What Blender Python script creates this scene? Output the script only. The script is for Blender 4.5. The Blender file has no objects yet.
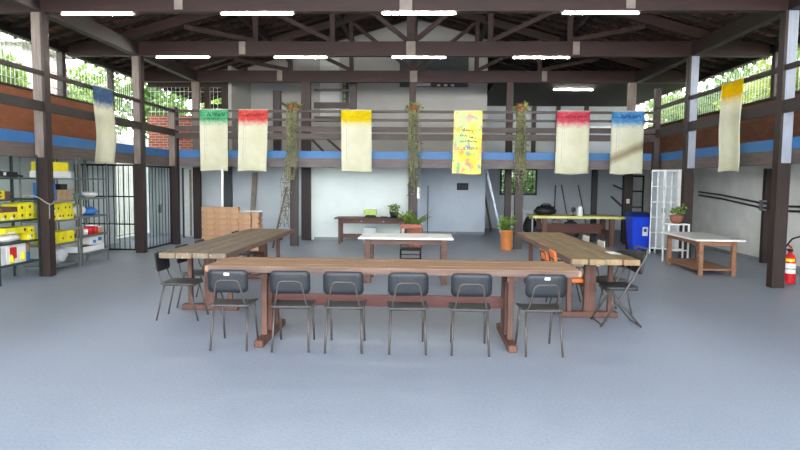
import bpy, math, random
from mathutils import Vector, Matrix
random.seed(7)
S = bpy.context.scene
COL = S.collection
PI = math.pi

# ------------------------------------------------------------------ mesh helper
class MB:
    def __init__(s): s.v=[]; s.f=[]; s.sm=[]
    def add(s, vs, fs, M=None, smooth=False):
        o=len(s.v)
        for p in vs:
            p=Vector(p)
            s.v.append(M@p if M is not None else p)
        for f in fs: s.f.append([i+o for i in f]); s.sm.append(smooth)
        return s
    def box(s, a, b, M=None, bev=0.0):
        x0,y0,z0=[min(p,q) for p,q in zip(a,b)]; x1,y1,z1=[max(p,q) for p,q in zip(a,b)]
        if bev<=0:
            vs=[(x0,y0,z0),(x1,y0,z0),(x1,y1,z0),(x0,y1,z0),(x0,y0,z1),(x1,y0,z1),(x1,y1,z1),(x0,y1,z1)]
            return s.add(vs,[(3,2,1,0),(4,5,6,7),(0,1,5,4),(1,2,6,5),(2,3,7,6),(3,0,4,7)],M)
        # box with chamfered vertical and horizontal edges
        c=bev
        def ring(z,i): return [(x0+c+i,y0+i,z),(x1-c-i,y0+i,z),(x1-i,y0+c+i,z),(x1-i,y1-c-i,z),(x1-c-i,y1-i,z),(x0+c+i,y1-i,z),(x0+i,y1-c-i,z),(x0+i,y0+c+i,z)]
        R=[ring(z0,c*.7),ring(z0+c,0),ring(z1-c,0),ring(z1,c*.7)]
        vs=[p for r in R for p in r]; fs=[tuple(range(7,-1,-1)),tuple(range(24,32))]
        for k in range(3):
            for i in range(8):
                j=(i+1)%8; fs.append((k*8+i,k*8+j,k*8+8+j,k*8+8+i))
        return s.add(vs,fs,M)
    def beam(s, p0, p1, w, h, up=(0,0,1)):
        p0=Vector(p0); p1=Vector(p1); d=(p1-p0); L=d.length; d.normalize()
        up=Vector(up); sd=d.cross(up)
        if sd.length<1e-4: sd=d.cross(Vector((0,1,0)))
        sd.normalize(); u=sd.cross(d)
        M=Matrix((( sd.x,d.x,u.x,p0.x),(sd.y,d.y,u.y,p0.y),(sd.z,d.z,u.z,p0.z),(0,0,0,1)))
        return s.box((-w/2,0,-h/2),(w/2,L,h/2),M)
    def tube(s, pts, r, n=8, cap=True, closed=False):
        pts=[Vector(p) for p in pts]; N=len(pts)
        rr=r if isinstance(r,(list,tuple)) else [r]*N
        vs=[];fs=[]; ref=None
        for i,p in enumerate(pts):
            if closed: t=pts[(i+1)%N]-pts[i-1]
            else: t=(pts[min(i+1,N-1)]-pts[max(i-1,0)])
            t.normalize()
            if ref is None:
                ref=Vector((0,0,1)) if abs(t.z)<.9 else Vector((1,0,0))
            a=t.cross(ref)
            if a.length<1e-4: a=t.cross(Vector((0,1,0)))
            a.normalize(); b=a.cross(t); ref=b
            for k in range(n):
                an=2*PI*k/n; vs.append(p+(a*math.cos(an)+b*math.sin(an))*rr[i])
        for i in range(N if closed else N-1):
            j=(i+1)%N
            for k in range(n):
                l=(k+1)%n; fs.append((i*n+k,i*n+l,j*n+l,j*n+k))
        o=len(s.v); s.add(vs,fs,None,True)
        if cap and not closed:
            s.f.append([o+k for k in range(n-1,-1,-1)]); s.sm.append(False)
            s.f.append([o+(N-1)*n+k for k in range(n)]); s.sm.append(False)
        return s
    def lathe(s, prof, n=20, c=(0,0,0), M=None):
        vs=[];fs=[]
        for r,z in prof:
            for k in range(n):
                a=2*PI*k/n; vs.append((c[0]+r*math.cos(a),c[1]+r*math.sin(a),c[2]+z))
        for i in range(len(prof)-1):
            for k in range(n):
                l=(k+1)%n; fs.append((i*n+k,i*n+l,(i+1)*n+l,(i+1)*n+k))
        o=len(s.v); s.add(vs,fs,M,True)
        s.f.append([o+k for k in range(n-1,-1,-1)]); s.sm.append(False)
        s.f.append([o+(len(prof)-1)*n+k for k in range(n)]); s.sm.append(False)
        return s
    def prism(s, poly, z0, z1, M=None):
        n=len(poly); vs=[(x,y,z0) for x,y in poly]+[(x,y,z1) for x,y in poly]
        fs=[tuple(range(n-1,-1,-1)),tuple(range(n,2*n))]+[(i,(i+1)%n,n+(i+1)%n,n+i) for i in range(n)]
        return s.add(vs,fs,M)
    def blob(s, c, r, M=None, n=10, m=7, jit=.12, rnd=random):
        vs=[];fs=[]
        for i in range(m+1):
            t=PI*i/m
            for k in range(n):
                a=2*PI*k/n; q=1+rnd.uniform(-jit,jit)
                vs.append((c[0]+r[0]*q*math.sin(t)*math.cos(a),c[1]+r[1]*q*math.sin(t)*math.sin(a),c[2]+r[2]*q*math.cos(t)))
        for i in range(m):
            for k in range(n):
                l=(k+1)%n; fs.append((i*n+k,(i+1)*n+k,(i+1)*n+l,i*n+l))
        return s.add(vs,fs,M,True)
    def build(s, name, mat, parent=None, loc=(0,0,0), rz=0):
        me=bpy.data.meshes.new(name); me.from_pydata([tuple(p) for p in s.v],[],s.f); me.update()
        me.polygons.foreach_set('use_smooth',s.sm)
        if mat: me.materials.append(mat)
        o=bpy.data.objects.new(name,me); COL.objects.link(o)
        if parent: o.parent=parent
        o.location=loc; o.rotation_euler=(0,0,rz)
        return o

def tag(o,label,cat,group=None,kind=None):
    if label: o['label']=label
    if cat: o['category']=cat
    if group: o['group']=group
    if kind: o['kind']=kind
    return o
def thing(name,label,cat,loc=(0,0,0),rz=0,group=None):
    o=bpy.data.objects.new(name,None); COL.objects.link(o); o.empty_display_size=.1
    o.location=loc; o.rotation_euler=(0,0,rz)
    return tag(o,label,cat,group)
def struct(name,mb,mat,loc=(0,0,0)):
    o=mb.build(name,mat,None,loc); o['kind']='structure'; return o
def dup(root,loc,rz,label,group=None,skip=()):
    r=root.copy(); COL.objects.link(r); r.location=loc; r.rotation_euler=(0,0,rz); r['label']=label
    if group: r['group']=group
    for ch in list(root.children):
        if ch.name.split('.')[0] in skip: continue
        c=ch.copy(); COL.objects.link(c); c.parent=r
        for g in list(ch.children):
            d=g.copy(); COL.objects.link(d); d.parent=c
    return r

# ------------------------------------------------------------------ materials
def srgb(r,g,b):
    f=lambda c:(c/255/12.92 if c/255<=.04045 else ((c/255+.055)/1.055)**2.4)
    return (f(r),f(g),f(b),1)
class NT:
    def __init__(s,name,rough=.6,metal=0.,spec=.5):
        s.m=bpy.data.materials.new(name); s.m.use_nodes=True; s.t=s.m.node_tree; s.n=s.t.nodes
        s.b=s.n['Principled BSDF']; s.b.inputs['Roughness'].default_value=rough; s.b.inputs['Metallic'].default_value=metal
        s.b.inputs['Specular IOR Level'].default_value=spec
        s.co=None
    def L(s,a,b): s.t.links.new(a,b)
    def coord(s,scale=(1,1,1),rot=(0,0,0),loc=(0,0,0)):
        tc=s.n.new('ShaderNodeTexCoord'); mp=s.n.new('ShaderNodeMapping')
        mp.inputs['Scale'].default_value=scale; mp.inputs['Rotation'].default_value=rot; mp.inputs['Location'].default_value=loc
        s.L(tc.outputs['Object'],mp.inputs['Vector']); return mp.outputs[0]
    def noise(s,vec,scale=5,detail=4,rough=.55):
        n=s.n.new('ShaderNodeTexNoise'); n.inputs['Scale'].default_value=scale; n.inputs['Detail'].default_value=detail; n.inputs['Roughness'].default_value=rough
        s.L(vec,n.inputs['Vector']); return n.outputs['Fac']
    def ramp(s,fac,stops):
        r=s.n.new('ShaderNodeValToRGB'); e=r.color_ramp.elements
        while len(e)<len(stops): e.new(.5)
        for i,(p,c) in enumerate(stops): e[i].position=p; e[i].color=c
        s.L(fac,r.inputs[0]); return r.outputs[0]
    def mix(s,fac,a,b,mode='MIX'):
        m=s.n.new('ShaderNodeMix'); m.data_type='RGBA'; m.blend_type=mode
        for inp,v in ((m.inputs[0],fac),(m.inputs[6],a),(m.inputs[7],b)):
            if isinstance(v,(int,float)): inp.default_value=v
            elif isinstance(v,tuple): inp.default_value=v
            else: s.L(v,inp)
        return m.outputs[2]
    def maprange(s,v,a,b):
        m=s.n.new('ShaderNodeMapRange'); m.inputs[1].default_value=a; m.inputs[2].default_value=b; s.L(v,m.inputs[0]); return m.outputs[0]
    def bump(s,fac,dist=.01,strength=.5):
        b=s.n.new('ShaderNodeBump'); b.inputs['Distance'].default_value=dist; b.inputs['Strength'].default_value=strength
        s.L(fac,b.inputs['Height']); s.L(b.outputs[0],s.b.inputs['Normal'])
    def col(s,c):
        if isinstance(c,tuple): s.b.inputs['Base Color'].default_value=c
        else: s.L(c,s.b.inputs['Base Color'])
        return s
def plain(name,rgb,rough=.6,metal=0.,var=.12,scale=8,spec=.5):
    t=NT(name,rough,metal,spec); v=t.coord(); f=t.noise(v,scale,3)
    c=srgb(*rgb); lo=tuple(x*(1-var*1.6) for x in c[:3])+(1,); hi=tuple(min(1,x*(1+var)) for x in c[:3])+(1,)
    t.col(t.ramp(f,[(.3,lo),(.7,hi)])); return t.m
def wood(name,dark,light,axis='x',rough=.6,fine=30,bump=.3):
    t=NT(name,rough); sc={'x':(.06,1,1),'y':(1,.06,1),'z':(1,1,.06)}[axis]
    v=t.coord(sc); f=t.noise(v,fine,5,.65); g=t.noise(t.coord(),1.3,3)
    c=t.ramp(f,[(.3,srgb(*dark)),(.7,srgb(*light))])
    c=t.mix(t.ramp(g,[(.35,(0,0,0,1)),(.75,(.45,.45,.45,1))]),c,srgb(*[int(k*.72) for k in dark]))
    t.col(c); t.bump(f,.004,bump); return t.m
def brickmat(name,c1,c2,mortar,plane='xz',bw=.24,bh=.075,rough=.85):
    t=NT(name,rough)
    tc=t.n.new('ShaderNodeTexCoord'); sp=t.n.new('ShaderNodeSeparateXYZ'); cb=t.n.new('ShaderNodeCombineXYZ')
    t.L(tc.outputs['Object'],sp.inputs[0])
    t.L(sp.outputs[0 if plane=='xz' else 1],cb.inputs[0]); t.L(sp.outputs[2],cb.inputs[1])
    b=t.n.new('ShaderNodeTexBrick'); b.inputs['Scale'].default_value=1; b.inputs['Brick Width'].default_value=bw; b.inputs['Row Height'].default_value=bh
    b.inputs['Mortar Size'].default_value=.008; b.inputs['Color1'].default_value=srgb(*c1); b.inputs['Color2'].default_value=srgb(*c2); b.inputs['Mortar'].default_value=srgb(*mortar)
    t.L(cb.outputs[0],b.inputs['Vector'])
    f=t.noise(t.coord(),2.2,4); c=t.mix(t.ramp(f,[(.4,(0,0,0,1)),(.8,(.35,.35,.35,1))]),b.outputs['Color'],srgb(*[int(k*.6) for k in c1]))
    t.col(c); t.bump(b.outputs['Fac'],-.006,.6); return t.m

def floor_mat():
    t=NT('polished blue grey concrete',.42,0,.35); v=t.coord()
    a=t.noise(v,.35,4,.6); b=t.noise(v,3.5,6,.65); c=t.noise(v,45,3)
    col=t.ramp(a,[(.3,srgb(140,151,166)),(.7,srgb(152,161,175))])
    col=t.mix(.35,col,t.ramp(b,[(.3,srgb(136,144,157)),(.72,srgb(170,175,184))]))
    col=t.mix(.12,col,t.ramp(c,[(.35,srgb(105,112,125)),(.65,srgb(205,208,212))]))
    # pale scuffs
    d=t.noise(t.coord((1,3,1),(0,0,.4)),2.4,7,.75)
    col=t.mix(t.ramp(d,[(.63,(0,0,0,1)),(.75,(.35,.35,.35,1))]),col,srgb(196,200,208))
    t.col(col); t.bump(c,.001,.15)
    t.L(t.ramp(b,[(.3,(.36,.36,.36,1)),(.7,(.52,.52,.52,1))]),t.b.inputs['Roughness']); return t.m
def tile_mat():
    t=NT('old clay roof tiles',.9); v=t.coord((1,1,0))
    b=t.n.new('ShaderNodeTexBrick'); b.inputs['Scale'].default_value=1; b.inputs['Brick Width'].default_value=.21; b.inputs['Row Height'].default_value=.36
    b.inputs['Mortar Size'].default_value=.02; b.inputs['Color1'].default_value=srgb(150,92,72); b.inputs['Color2'].default_value=srgb(112,78,66); b.inputs['Mortar'].default_value=srgb(48,34,30)
    t.L(v,b.inputs['Vector']); f=t.noise(t.coord(),1.7,5,.7)
    t.col(t.mix(t.ramp(f,[(.42,(0,0,0,1)),(.6,(.85,.85,.85,1))]),b.outputs['Color'],srgb(66,50,46)))
    w=t.n.new('ShaderNodeTexWave'); w.bands_direction='Y'; w.inputs['Scale'].default_value=2.4; t.L(t.coord(),w.inputs['Vector']); t.bump(w.outputs['Fac'],.05,.8)
    return t.m
def planks_mat(name,c1,c2,c3,worn):
    t=NT(name,.68); v=t.coord((1,1,1))
    f=t.noise(t.coord((.07,1,.6)),26,6,.7); g=t.noise(t.coord((.5,1.6,1)),2.1,5,.65); h=t.noise(t.coord((.02,1,.02),loc=(3,0,0)),6.5,1)
    c=t.ramp(f,[(.28,srgb(*c1)),(.72,srgb(*c2))]); c=t.mix(t.ramp(h,[(.4,(0,0,0,1)),(.6,(.6,.6,.6,1))]),c,srgb(*c3))
    c=t.mix(t.ramp(g,[(.5,(0,0,0,1)),(.7,(.6,.6,.6,1))]),c,srgb(*worn))
    s=t.noise(t.coord((1,1,1)),24,3,.5); c=t.mix(t.ramp(s,[(.7,(0,0,0,1)),(.74,(.8,.8,.8,1))]),c,srgb(215,205,190))
    t.col(c); t.bump(f,.003,.4); return t.m
def cloth_mat(name,dye=None,dark=None,stain=False,stripe=False):
    t=NT(name,.9,0,.1); tc=t.n.new('ShaderNodeTexCoord'); sp=t.n.new('ShaderNodeSeparateXYZ'); t.L(tc.outputs['Object'],sp.inputs[0])
    v=t.coord(); base=t.ramp(t.noise(v,1.6,3),[(.3,srgb(228,226,196)),(.7,srgb(248,247,228))])
    if dye:
        n=t.noise(v,7,5,.7); m=t.n.new('ShaderNodeMath'); m.operation='MULTIPLY_ADD'; t.L(n,m.inputs[0]); m.inputs[1].default_value=.34
        t.L(sp.outputs[2],m.inputs[2])
        mask=t.ramp(m.outputs[0],[(.0,(0,0,0,1)),(.001,(0,0,0,1))])
        mr=t.n.new('ShaderNodeMapRange'); mr.inputs[1].default_value=-.26; mr.inputs[2].default_value=-.08; t.L(m.outputs[0],mr.inputs[0])
        dy=t.ramp(t.noise(t.coord((.6,.6,2.4)),6,5,.7),[(.32,srgb(*dark)),(.6,srgb(*dye)),(.78,srgb(*[int(k+(255-k)*.35) for k in dye]))])
        base=t.mix(mr.outputs[0],base,dy)
    if stain:
        sv=t.n.new('ShaderNodeSeparateXYZ'); t.L(t.coord((1,1,1),(0,.42,0)),sv.inputs[0]); ad=t.n.new('ShaderNodeMath'); ad.operation='MULTIPLY_ADD'; t.L(t.noise(v,3,3),ad.inputs[0]); ad.inputs[1].default_value=.12; t.L(sv.outputs[2],ad.inputs[2])
        base=t.mix(t.ramp(t.maprange(ad.outputs[0],-1.05,-.65),[(.1,(0,0,0,1)),(.42,(.85,.85,.85,1)),(.52,(.8,.8,.8,1)),(.85,(0,0,0,1))]),base,srgb(176,158,118))
    t.col(base)
    tr=t.n.new('ShaderNodeBsdfTranslucent'); t.L(base,tr.inputs[0]); ms=t.n.new('ShaderNodeMixShader'); ms.inputs[0].default_value=.42
    t.L(t.b.outputs[0],ms.inputs[1]); t.L(tr.outputs[0],ms.inputs[2]); t.L(ms.outputs[0],t.n['Material Output'].inputs[0])
    return t.m
def splash_mat():
    t=NT('painted colourful cloth',.9,0,.1); v=t.coord()
    c=t.ramp(t.noise(v,2.2,2),[(.38,srgb(245,222,70)),(.5,srgb(240,236,130)),(.62,srgb(190,226,150))])
    for sc,off,lo,rgb in ((4.2,1.3,.61,(70,130,190)),(3.6,7.7,.60,(232,120,110)),(5.0,4.1,.62,(80,170,120)),(4.6,9.3,.62,(240,200,20)),(3.1,12.4,.63,(245,170,150))):
        n=t.noise(t.coord(loc=(off,0,off*1.7)),sc,2); c=t.mix(t.ramp(n,[(lo-.05,(0,0,0,1)),(lo+.06,(.7,.7,.7,1))]),c,srgb(*rgb))
    t.col(c); return t.m
def leaf_mat(name,c1,c2,trans=.45):
    t=NT(name,.6); f=t.noise(t.coord(),2.5,3); c=t.ramp(f,[(.35,srgb(*c1)),(.65,srgb(*c2))]); t.col(c)
    tr=t.n.new('ShaderNodeBsdfTranslucent'); t.L(c,tr.inputs[0]); ms=t.n.new('ShaderNodeMixShader'); ms.inputs[0].default_value=trans
    t.L(t.b.outputs[0],ms.inputs[1]); t.L(tr.outputs[0],ms.inputs[2]); t.L(ms.outputs[0],t.n['Material Output'].inputs[0]); return t.m
def emit(name,rgb,strength):
    t=NT(name,.4); t.b.inputs['Emission Color'].default_value=srgb(*rgb); t.b.inputs['Emission Strength'].default_value=strength; t.col(srgb(235,235,235)); return t.m

TUBE_E=70.0
M={}
M['floor']=floor_mat(); M['tiles']=tile_mat()
M['beam_x']=wood('dark stained beam x',(40,21,18),(64,35,29),'x'); M['beam_y']=wood('dark stained beam y',(34,26,24),(54,41,38),'y')
M['post_up']=wood('greyed upper post timber',(112,98,88),(156,142,130),'z'); M['post_low']=wood('dark brown post paint',(36,25,22),(58,40,35),'z',.5)
M['post_right']=wood('pale blue skylit post',(150,156,166),(178,184,194),'z'); M['post_mid']=wood('mid brown upper post',(50,37,33),(74,56,50),'z')  # right post colour holds the skylight its front face reflects
M['rafter']=wood('dark rafter timber',(36,27,25),(52,40,36),'x',.8); M['batten']=wood('dark batten timber',(54,42,38),(82,63,56),'y',.8)
M['rail_y']=wood('brown railing timber y',(38,31,29),(62,52,48),'y'); M['rail_x']=wood('brown railing timber x',(50,41,39),(82,68,64),'x')
M['lowbeam_x']=wood('grey brown edge beam x',(84,76,76),(122,112,112),'x'); M['lowbeam_y']=wood('grey brown edge beam y',(84,74,70),(120,106,100),'y')
M['blue']=plain('blue fascia paint',(52,108,164),.5,0,.06,3)
M['white_wall']=plain('white wall paint',(236,246,242),.8,0,.03,1.5); M['sky_tint_wall']=plain('sky tinted white wall',(212,223,235),.75,0,.05,1.2)  # second wall colour holds the sky's bluish reflection
M['grey_wall']=plain('grey plaster',(204,211,216),.85,0,.05,1.2); M['upper_wall']=plain('grey white gable plaster',(190,188,184),.9,0,.05,1)
M['right_wall']=plain('whitewashed block wall',(230,230,224),.85,0,.07,2)
M['brick_l']=brickmat('orange brick y',(176,104,66),(160,92,56),(140,104,80),'yz'); M['brick_e']=brickmat('red brick x',(186,104,78),(160,84,64),(205,185,170),'xz')
M['brick_r']=brickmat('shaded brick y',(136,84,62),(118,72,54),(110,80,64),'yz')  # right gallery brick darkened, its shadow put into the colour
M['deck']=plain('gallery concrete deck',(150,146,142),.9); M['dark_ceiling']=wood('dark board ceiling',(30,26,26),(46,40,38),'x',.8)
M['bars_white']=plain('white painted bars',(226,228,222),.5,.2); M['bars_black']=plain('black painted iron',(30,32,36),.45,.6); M['mull']=wood('dark window post',(46,36,34),(70,54,48),'z')
M['steel']=plain('galvanised grey steel',(132,138,138),.45,.6); M['steel_green']=plain('dark green grey steel',(66,82,82),.5,.5)
M['chair_back']=plain('slate blue black chair shell',(30,34,39),.5,0,.1,12); M['chair_seat']=plain('worn grey seat shell',(74,73,72),.5,0,.16,14); M['chair_metal']=plain('grey brown chair tube',(82,76,72),.45,.3)
M['pad']=plain('black vinyl pad',(42,44,46),.5); M['orange']=plain('orange plastic',(232,126,62),.4,0,.06); M['beige']=plain('beige plastic',(206,200,186),.5,0,.05)
M['top_front']=planks_mat('front table planks',(128,96,70),(172,134,98),(148,110,84),(180,150,120))
M['top_left']=planks_mat('left table planks',(98,84,68),(140,122,100),(112,94,78),(150,136,114))
M['top_right']=planks_mat('right table planks',(106,88,62),(158,136,98),(130,98,70),(174,154,116))
M['edge']=wood('weathered table edge',(92,70,60),(132,106,92),'x')
M['red_wood']=wood('reddish brown table leg wood',(78,48,37),(112,74,58),'z'); M['red_wood_x']=wood('reddish brown stretcher wood',(80,42,36),(108,60,50),'x')
M['brown_wood']=wood('brown table wood',(78,52,44),(112,80,68),'x'); M['pine']=wood('orange brown pine',(128,86,62),(168,122,90),'x'); M['chair_wood']=wood('reddish chair wood',(132,72,54),(164,98,76),'x')
M['white_top']=plain('white laminate',(251,251,247),.35,0,.03); M['white']=plain('white enamel',(232,234,232),.45,0,.04); M['yellow']=plain('yellow cardboard',(236,222,30),.55,0,.08,6)
M['yellow_pale']=plain('pale yellow edging',(216,212,128),.5,0,.06); M['black']=plain('matt black',(26,27,30),.6); M['darkgrey']=plain('dark grey plastic',(66,70,74),.6)
M['bin']=plain('bright blue bin plastic',(22,66,206),.35,0,.05); M['bin_lid']=plain('dark blue lid',(20,44,110),.4); M['red']=plain('glossy red paint',(208,30,34),.3,0,.05); M['label']=plain('paper label',(236,236,232),.7,0,.03)
M['terracotta']=plain('terracotta pot',(206,128,66),.7,0,.08); M['pot_dark']=plain('brown clay pot',(146,90,70),.75); M['brickblock']=plain('raw clay block',(186,148,116),.9,0,.14,10)
M['brown_box']=plain('kraft cardboard',(170,142,112),.8); M['blue_plastic']=plain('blue box',(52,112,190),.5); M['teal']=plain('teal plastic wrap',(120,168,172),.4); M['green']=plain('lime green box',(176,206,96),.5); M['brown']=plain('dark brown packet',(96,64,58),.6)
M['rope']=plain('grey rope',(140,140,134),.8); M['alu']=plain('brushed aluminium',(186,198,210),.35,.7); M['grey_beam']=plain('weathered board',(150,138,128),.85)
M['leaf_a']=leaf_mat('bright leaf',(84,116,36),(140,164,70)); M['leaf_b']=leaf_mat('mid leaf',(60,92,40),(108,136,62)); M['leaf_c']=leaf_mat('yellow green leaf',(120,138,46),(168,180,84))
M['leaf_in']=leaf_mat('house plant leaf',(84,118,52),(146,172,86),.25); M['vine']=leaf_mat('dull trailing leaf',(104,126,58),(164,176,98),.3); M['vine_dry']=leaf_mat('dry grey trailing stem',(118,112,96),(150,142,122),.1)
M['bloom']=plain('orange bloom',(150,84,48),.6); M['bark']=plain('bark',(110,96,82),.9,0,.2,14); M['pane']=plain('green lit garden behind pane',(150,166,120),.6)
M['frame_green']=plain('dark green frame',(34,48,46),.5); M['pink']=plain('pink render',(214,180,164),.85); M['eave']=plain('pale eave board',(196,192,176),.8); M['grass']=plain('rough grass',(116,128,84),.95,0,.2,3)
M['garden_wall']=plain('pale render',(204,206,198),.9,0,.08,2)
M['skirt']=plain('grey skirting',(150,154,158),.8); M['ink']=plain('dark ink',(60,56,54),.8); M['ink_green']=plain('dark green ink',(24,92,64),.8); M['ink_red']=plain('dark red ink',(150,30,40),.8); M['ink_blue']=plain('dark blue ink',(24,72,140),.8)
M['tube']=emit('lit fluorescent tube',(255,250,238),TUBE_E)

# ------------------------------------------------------------------ layout numbers (metres, camera at x=0,y=0)
CX=-.33; XL0,XL1=-6.52,-6.31; XR0,XR1=5.63,5.83; WL,WR=-8.0,7.34
Y1,Y2,YV,Y3=9.84,13.26,15.12,16.68; FZ0,FZ1=2.24,2.42
def roof(x,top=6.82): return top-.285*abs(x-CX)

# ------------------------------------------------------------------ setting
struct('floor',MB().box((WL,-5,-.1),(WR,22,0)),M['floor'])
g=MB().box((-40,-30,-.14),(WL,50,-.03)).box((WR,-30,-.14),(40,50,-.03)).box((WL,22.2,-.14),(WR,50,-.03)).box((WL,-30,-.14),(WR,-5,-.03)); struct('floor_outside',g,M['grass'])
struct('floor_bounce',MB().box((-14,-29,-.029),(14,-5.01,-.005)),M['deck'])  # unseen pale paving added to bounce daylight into the hall
struct('wall_backdrop',MB().box((-9.35,17.0,-.03),(-9.2,21.3,3.0)).box((1.0,26.2,-.03),(9,26.35,2.4)),M['garden_wall'])
# left wall
struct('wall_left',MB().box((WL-.15,-1,0),(WL,15.3,FZ1)).box((WL-.15,17.2,0),(WL,18,FZ1)).box((WL-.15,15.3,0),(WL,17.2,.12)),M['white_wall'])  # low gap near the back added to let daylight in
struct('wall_left_brick',MB().box((WL-.15,-1,FZ1),(WL,15.3,3.46)),M['brick_l'])
struct('trim_1',MB().box((WL-.15,3,4.45),(WL,17.35,4.60)),M['beam_y'])
struct('wall_back_brick',MB().box((WL,17.2,FZ1),(-5.7,17.35,3.5)),M['brick_e'])
struct('trim_2',MB().box((WL,17.2,4.32),(-5.7,17.35,4.6)).box((-6.35,17.21,3.5),(-6.2,17.34,4.32)).box((-5.85,17.21,3.5),(-5.7,17.34,4.32)),M['beam_x'])
# right wall
struct('wall_right',MB().box((WR,-1,0),(WR+.15,22.15,FZ1)),M['right_wall'])
struct('wall_right_brick',MB().box((WR,-1,FZ1),(WR+.15,22.15,3.5)),M['brick_r'])
struct('trim_3',MB().box((WR,3,4.45),(WR+.15,22.15,4.60)),M['beam_y'])
# back walls, lower level
struct('wall_back_left',MB().box((WL,18,0),(-3.2,18.15,FZ0)),M['grey_wall'])
struct('wall_back_white',MB().box((-3.2,16.84,0),(CX,17.0,FZ0)),M['white_wall'])
struct('wall_back_blue',MB().box((CX,19.3,0),(1.95,19.45,FZ0)).box((1.80,19.45,0),(1.95,22,FZ0)).box((CX-.15,17.0,0),(CX,19.45,FZ0)),M['sky_tint_wall'])
wb=MB()
for a,b in (((1.95,22,0),(WR,22.15,1.22)),((1.95,22,1.22),(2.74,22.15,2.2)),((4.08,22,1.22),(WR,22.15,2.2)),((1.95,22,2.2),(WR,22.15,FZ0))): wb.box(a,b)
struct('wall_back_recess',wb,M['grey_wall'])
# upper back walls
up=MB(); z=roof
def gable(x0,x1,y0,y1,zb):
    xs=[x0]+([CX] if x0<CX<x1 else [])+[x1]
    poly=[(x0,zb),(x1,zb)]+[(x,roof(x)-.02) for x in reversed(xs)]
    n=len(poly); vs=[(x,y0,zz) for x,zz in poly]+[(x,y1,zz) for x,zz in poly]
    fs=[tuple(range(n)),tuple(range(2*n-1,n-1,-1))]+[(i,n+i,n+(i+1)%n,(i+1)%n) for i in range(n)]
    up.add(vs,fs)
gable(-5.7,1.95,19.3,19.45,FZ1); up.box((-5.7,17.35,FZ1),(-5.6,19.3,4.95))
struct('wall_back_upper',up,M['upper_wall'])
struct('wall_back_upper_right',MB().box((1.95,22,FZ1),(WR,22.15,4.42)),M['grey_wall'])
dg_=MB(); dg_.add([(1.95,22,4.5),(WR,22,4.5),(WR,22,roof(WR)-.02),(1.95,22,roof(1.95)-.02),(1.95,22.15,4.5),(WR,22.15,4.5),(WR,22.15,roof(WR)-.02),(1.95,22.15,roof(1.95)-.02)],[(0,1,2,3),(7,6,5,4),(0,4,5,1),(1,5,6,2),(2,6,7,3),(3,7,4,0)]); dg_.box((WL,22,4.3),(-5.6,22.15,4.45))
struct('wall_back_boarded',dg_,M['dark_ceiling'])
struct('wall_return',MB().box((1.80,19.45,FZ1),(1.95,22,6.1)),M['grey_wall'])
struct('ceiling_back',MB().box((1.95,17.0,4.42),(WR,22.15,4.50)),M['dark_ceiling'])
struct('wall_back_white_panel',MB().box((-3.36,19.26,3.6),(-2.74,19.30,5.55)),M['white'])
# gallery decks, fascias, edge beams
struct('floor_gallery',MB().box((WL,3,FZ0),(XL0-.05,18,FZ1-.02)).box((XL0-.05,15.32,FZ0),(WR,22,FZ1-.02)).box((XR1+.05,3,FZ0),(WR,15.32,FZ1-.02)),M['deck'])
struct('trim_4',MB().box((XL0-.05,3,FZ0),(XL0,15.27,FZ1)).box((XR1,3,FZ0),(XR1+.05,15.27,FZ1)).box((XL0,15.27,FZ0),(XR1,15.32,FZ1)),M['blue'])
struct('trim_5',MB().box((XL0-.16,3,2.01),(XL0-.01,15.4,FZ0)).box((XR1+.01,3,2.01),(XR1+.16,15.4,FZ0)),M['lowbeam_y'])
struct('trim_6',MB().box((XL0,15.27,2.01),(XR1,15.42,FZ0)),M['lowbeam_x'])
struct('baseboard_back',MB().box((-3.1,16.82,0),(CX,16.84,.08)).box((CX,19.28,0),(1.95,19.3,.08)),M['skirt'])
struct('baseboard_right',MB().box((WR-.02,3,0),(WR,13.0,.08)).box((WR-.02,13.18,0),(WR,22,.08)),M['skirt'])
# roof
rf=MB()
for sx,xe in ((-1,-8.35),(1,7.7)):
    n=6
    y0,y1=-1.2,22.4
    a=(CX,roof(CX)); b=(xe,roof(xe))
    vs=[(a[0],y0,a[1]),(b[0],y0,b[1]),(b[0],y1,b[1]),(a[0],y1,a[1])]; vs+= [(x,y,zz+.07) for x,y,zz in vs]
    rf.add(vs,[(0,1,2,3),(7,6,5,4),(0,4,5,1),(1,5,6,2),(2,6,7,3)])
struct('ceiling',rf,M['tiles'])
ra=MB(); ba=MB()
yy=-1.0
while yy<22.3:
    for xe in (-8.3,7.65):
        ra.beam((CX,yy,roof(CX)-.055),(xe,yy,roof(xe)-.055),.06,.075)
    yy+=.5
struct('trim_7',ra,M['rafter'])
for xe in (-8.25,7.6):
    d=.3
    while d<abs(xe-CX):
        x=CX+math.copysign(d,xe); ba.box((x-.02,-1.1,roof(x)-.022),(x+.02,22.3,roof(x)+.004)); d+=.36
struct('trim_8',ba,M['batten'])
pu=MB()
for dx in (0,2.0,4.0):
    for sg in ((-1,1) if dx else (1,)):
        x=CX+sg*dx; zt=roof(x)-.095; pu.box((x-.06,-1.1,zt-.15),(x+.06,22,zt))
struct('trim_9',pu,M['beam_y'])
lb=MB()
segs=[(-1.1,3.05),(3.21,6.42),(6.58,Y1-.01),(Y1+.15,Y2-.01),(Y2+.15,Y3-.01)]
for a,b in segs:
    for x in (XL0+.02,XR0+.02): lb.box((x,a,4.39),(x+.16,b,4.66))
struct('trim_10',lb,M['beam_y'])

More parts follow.
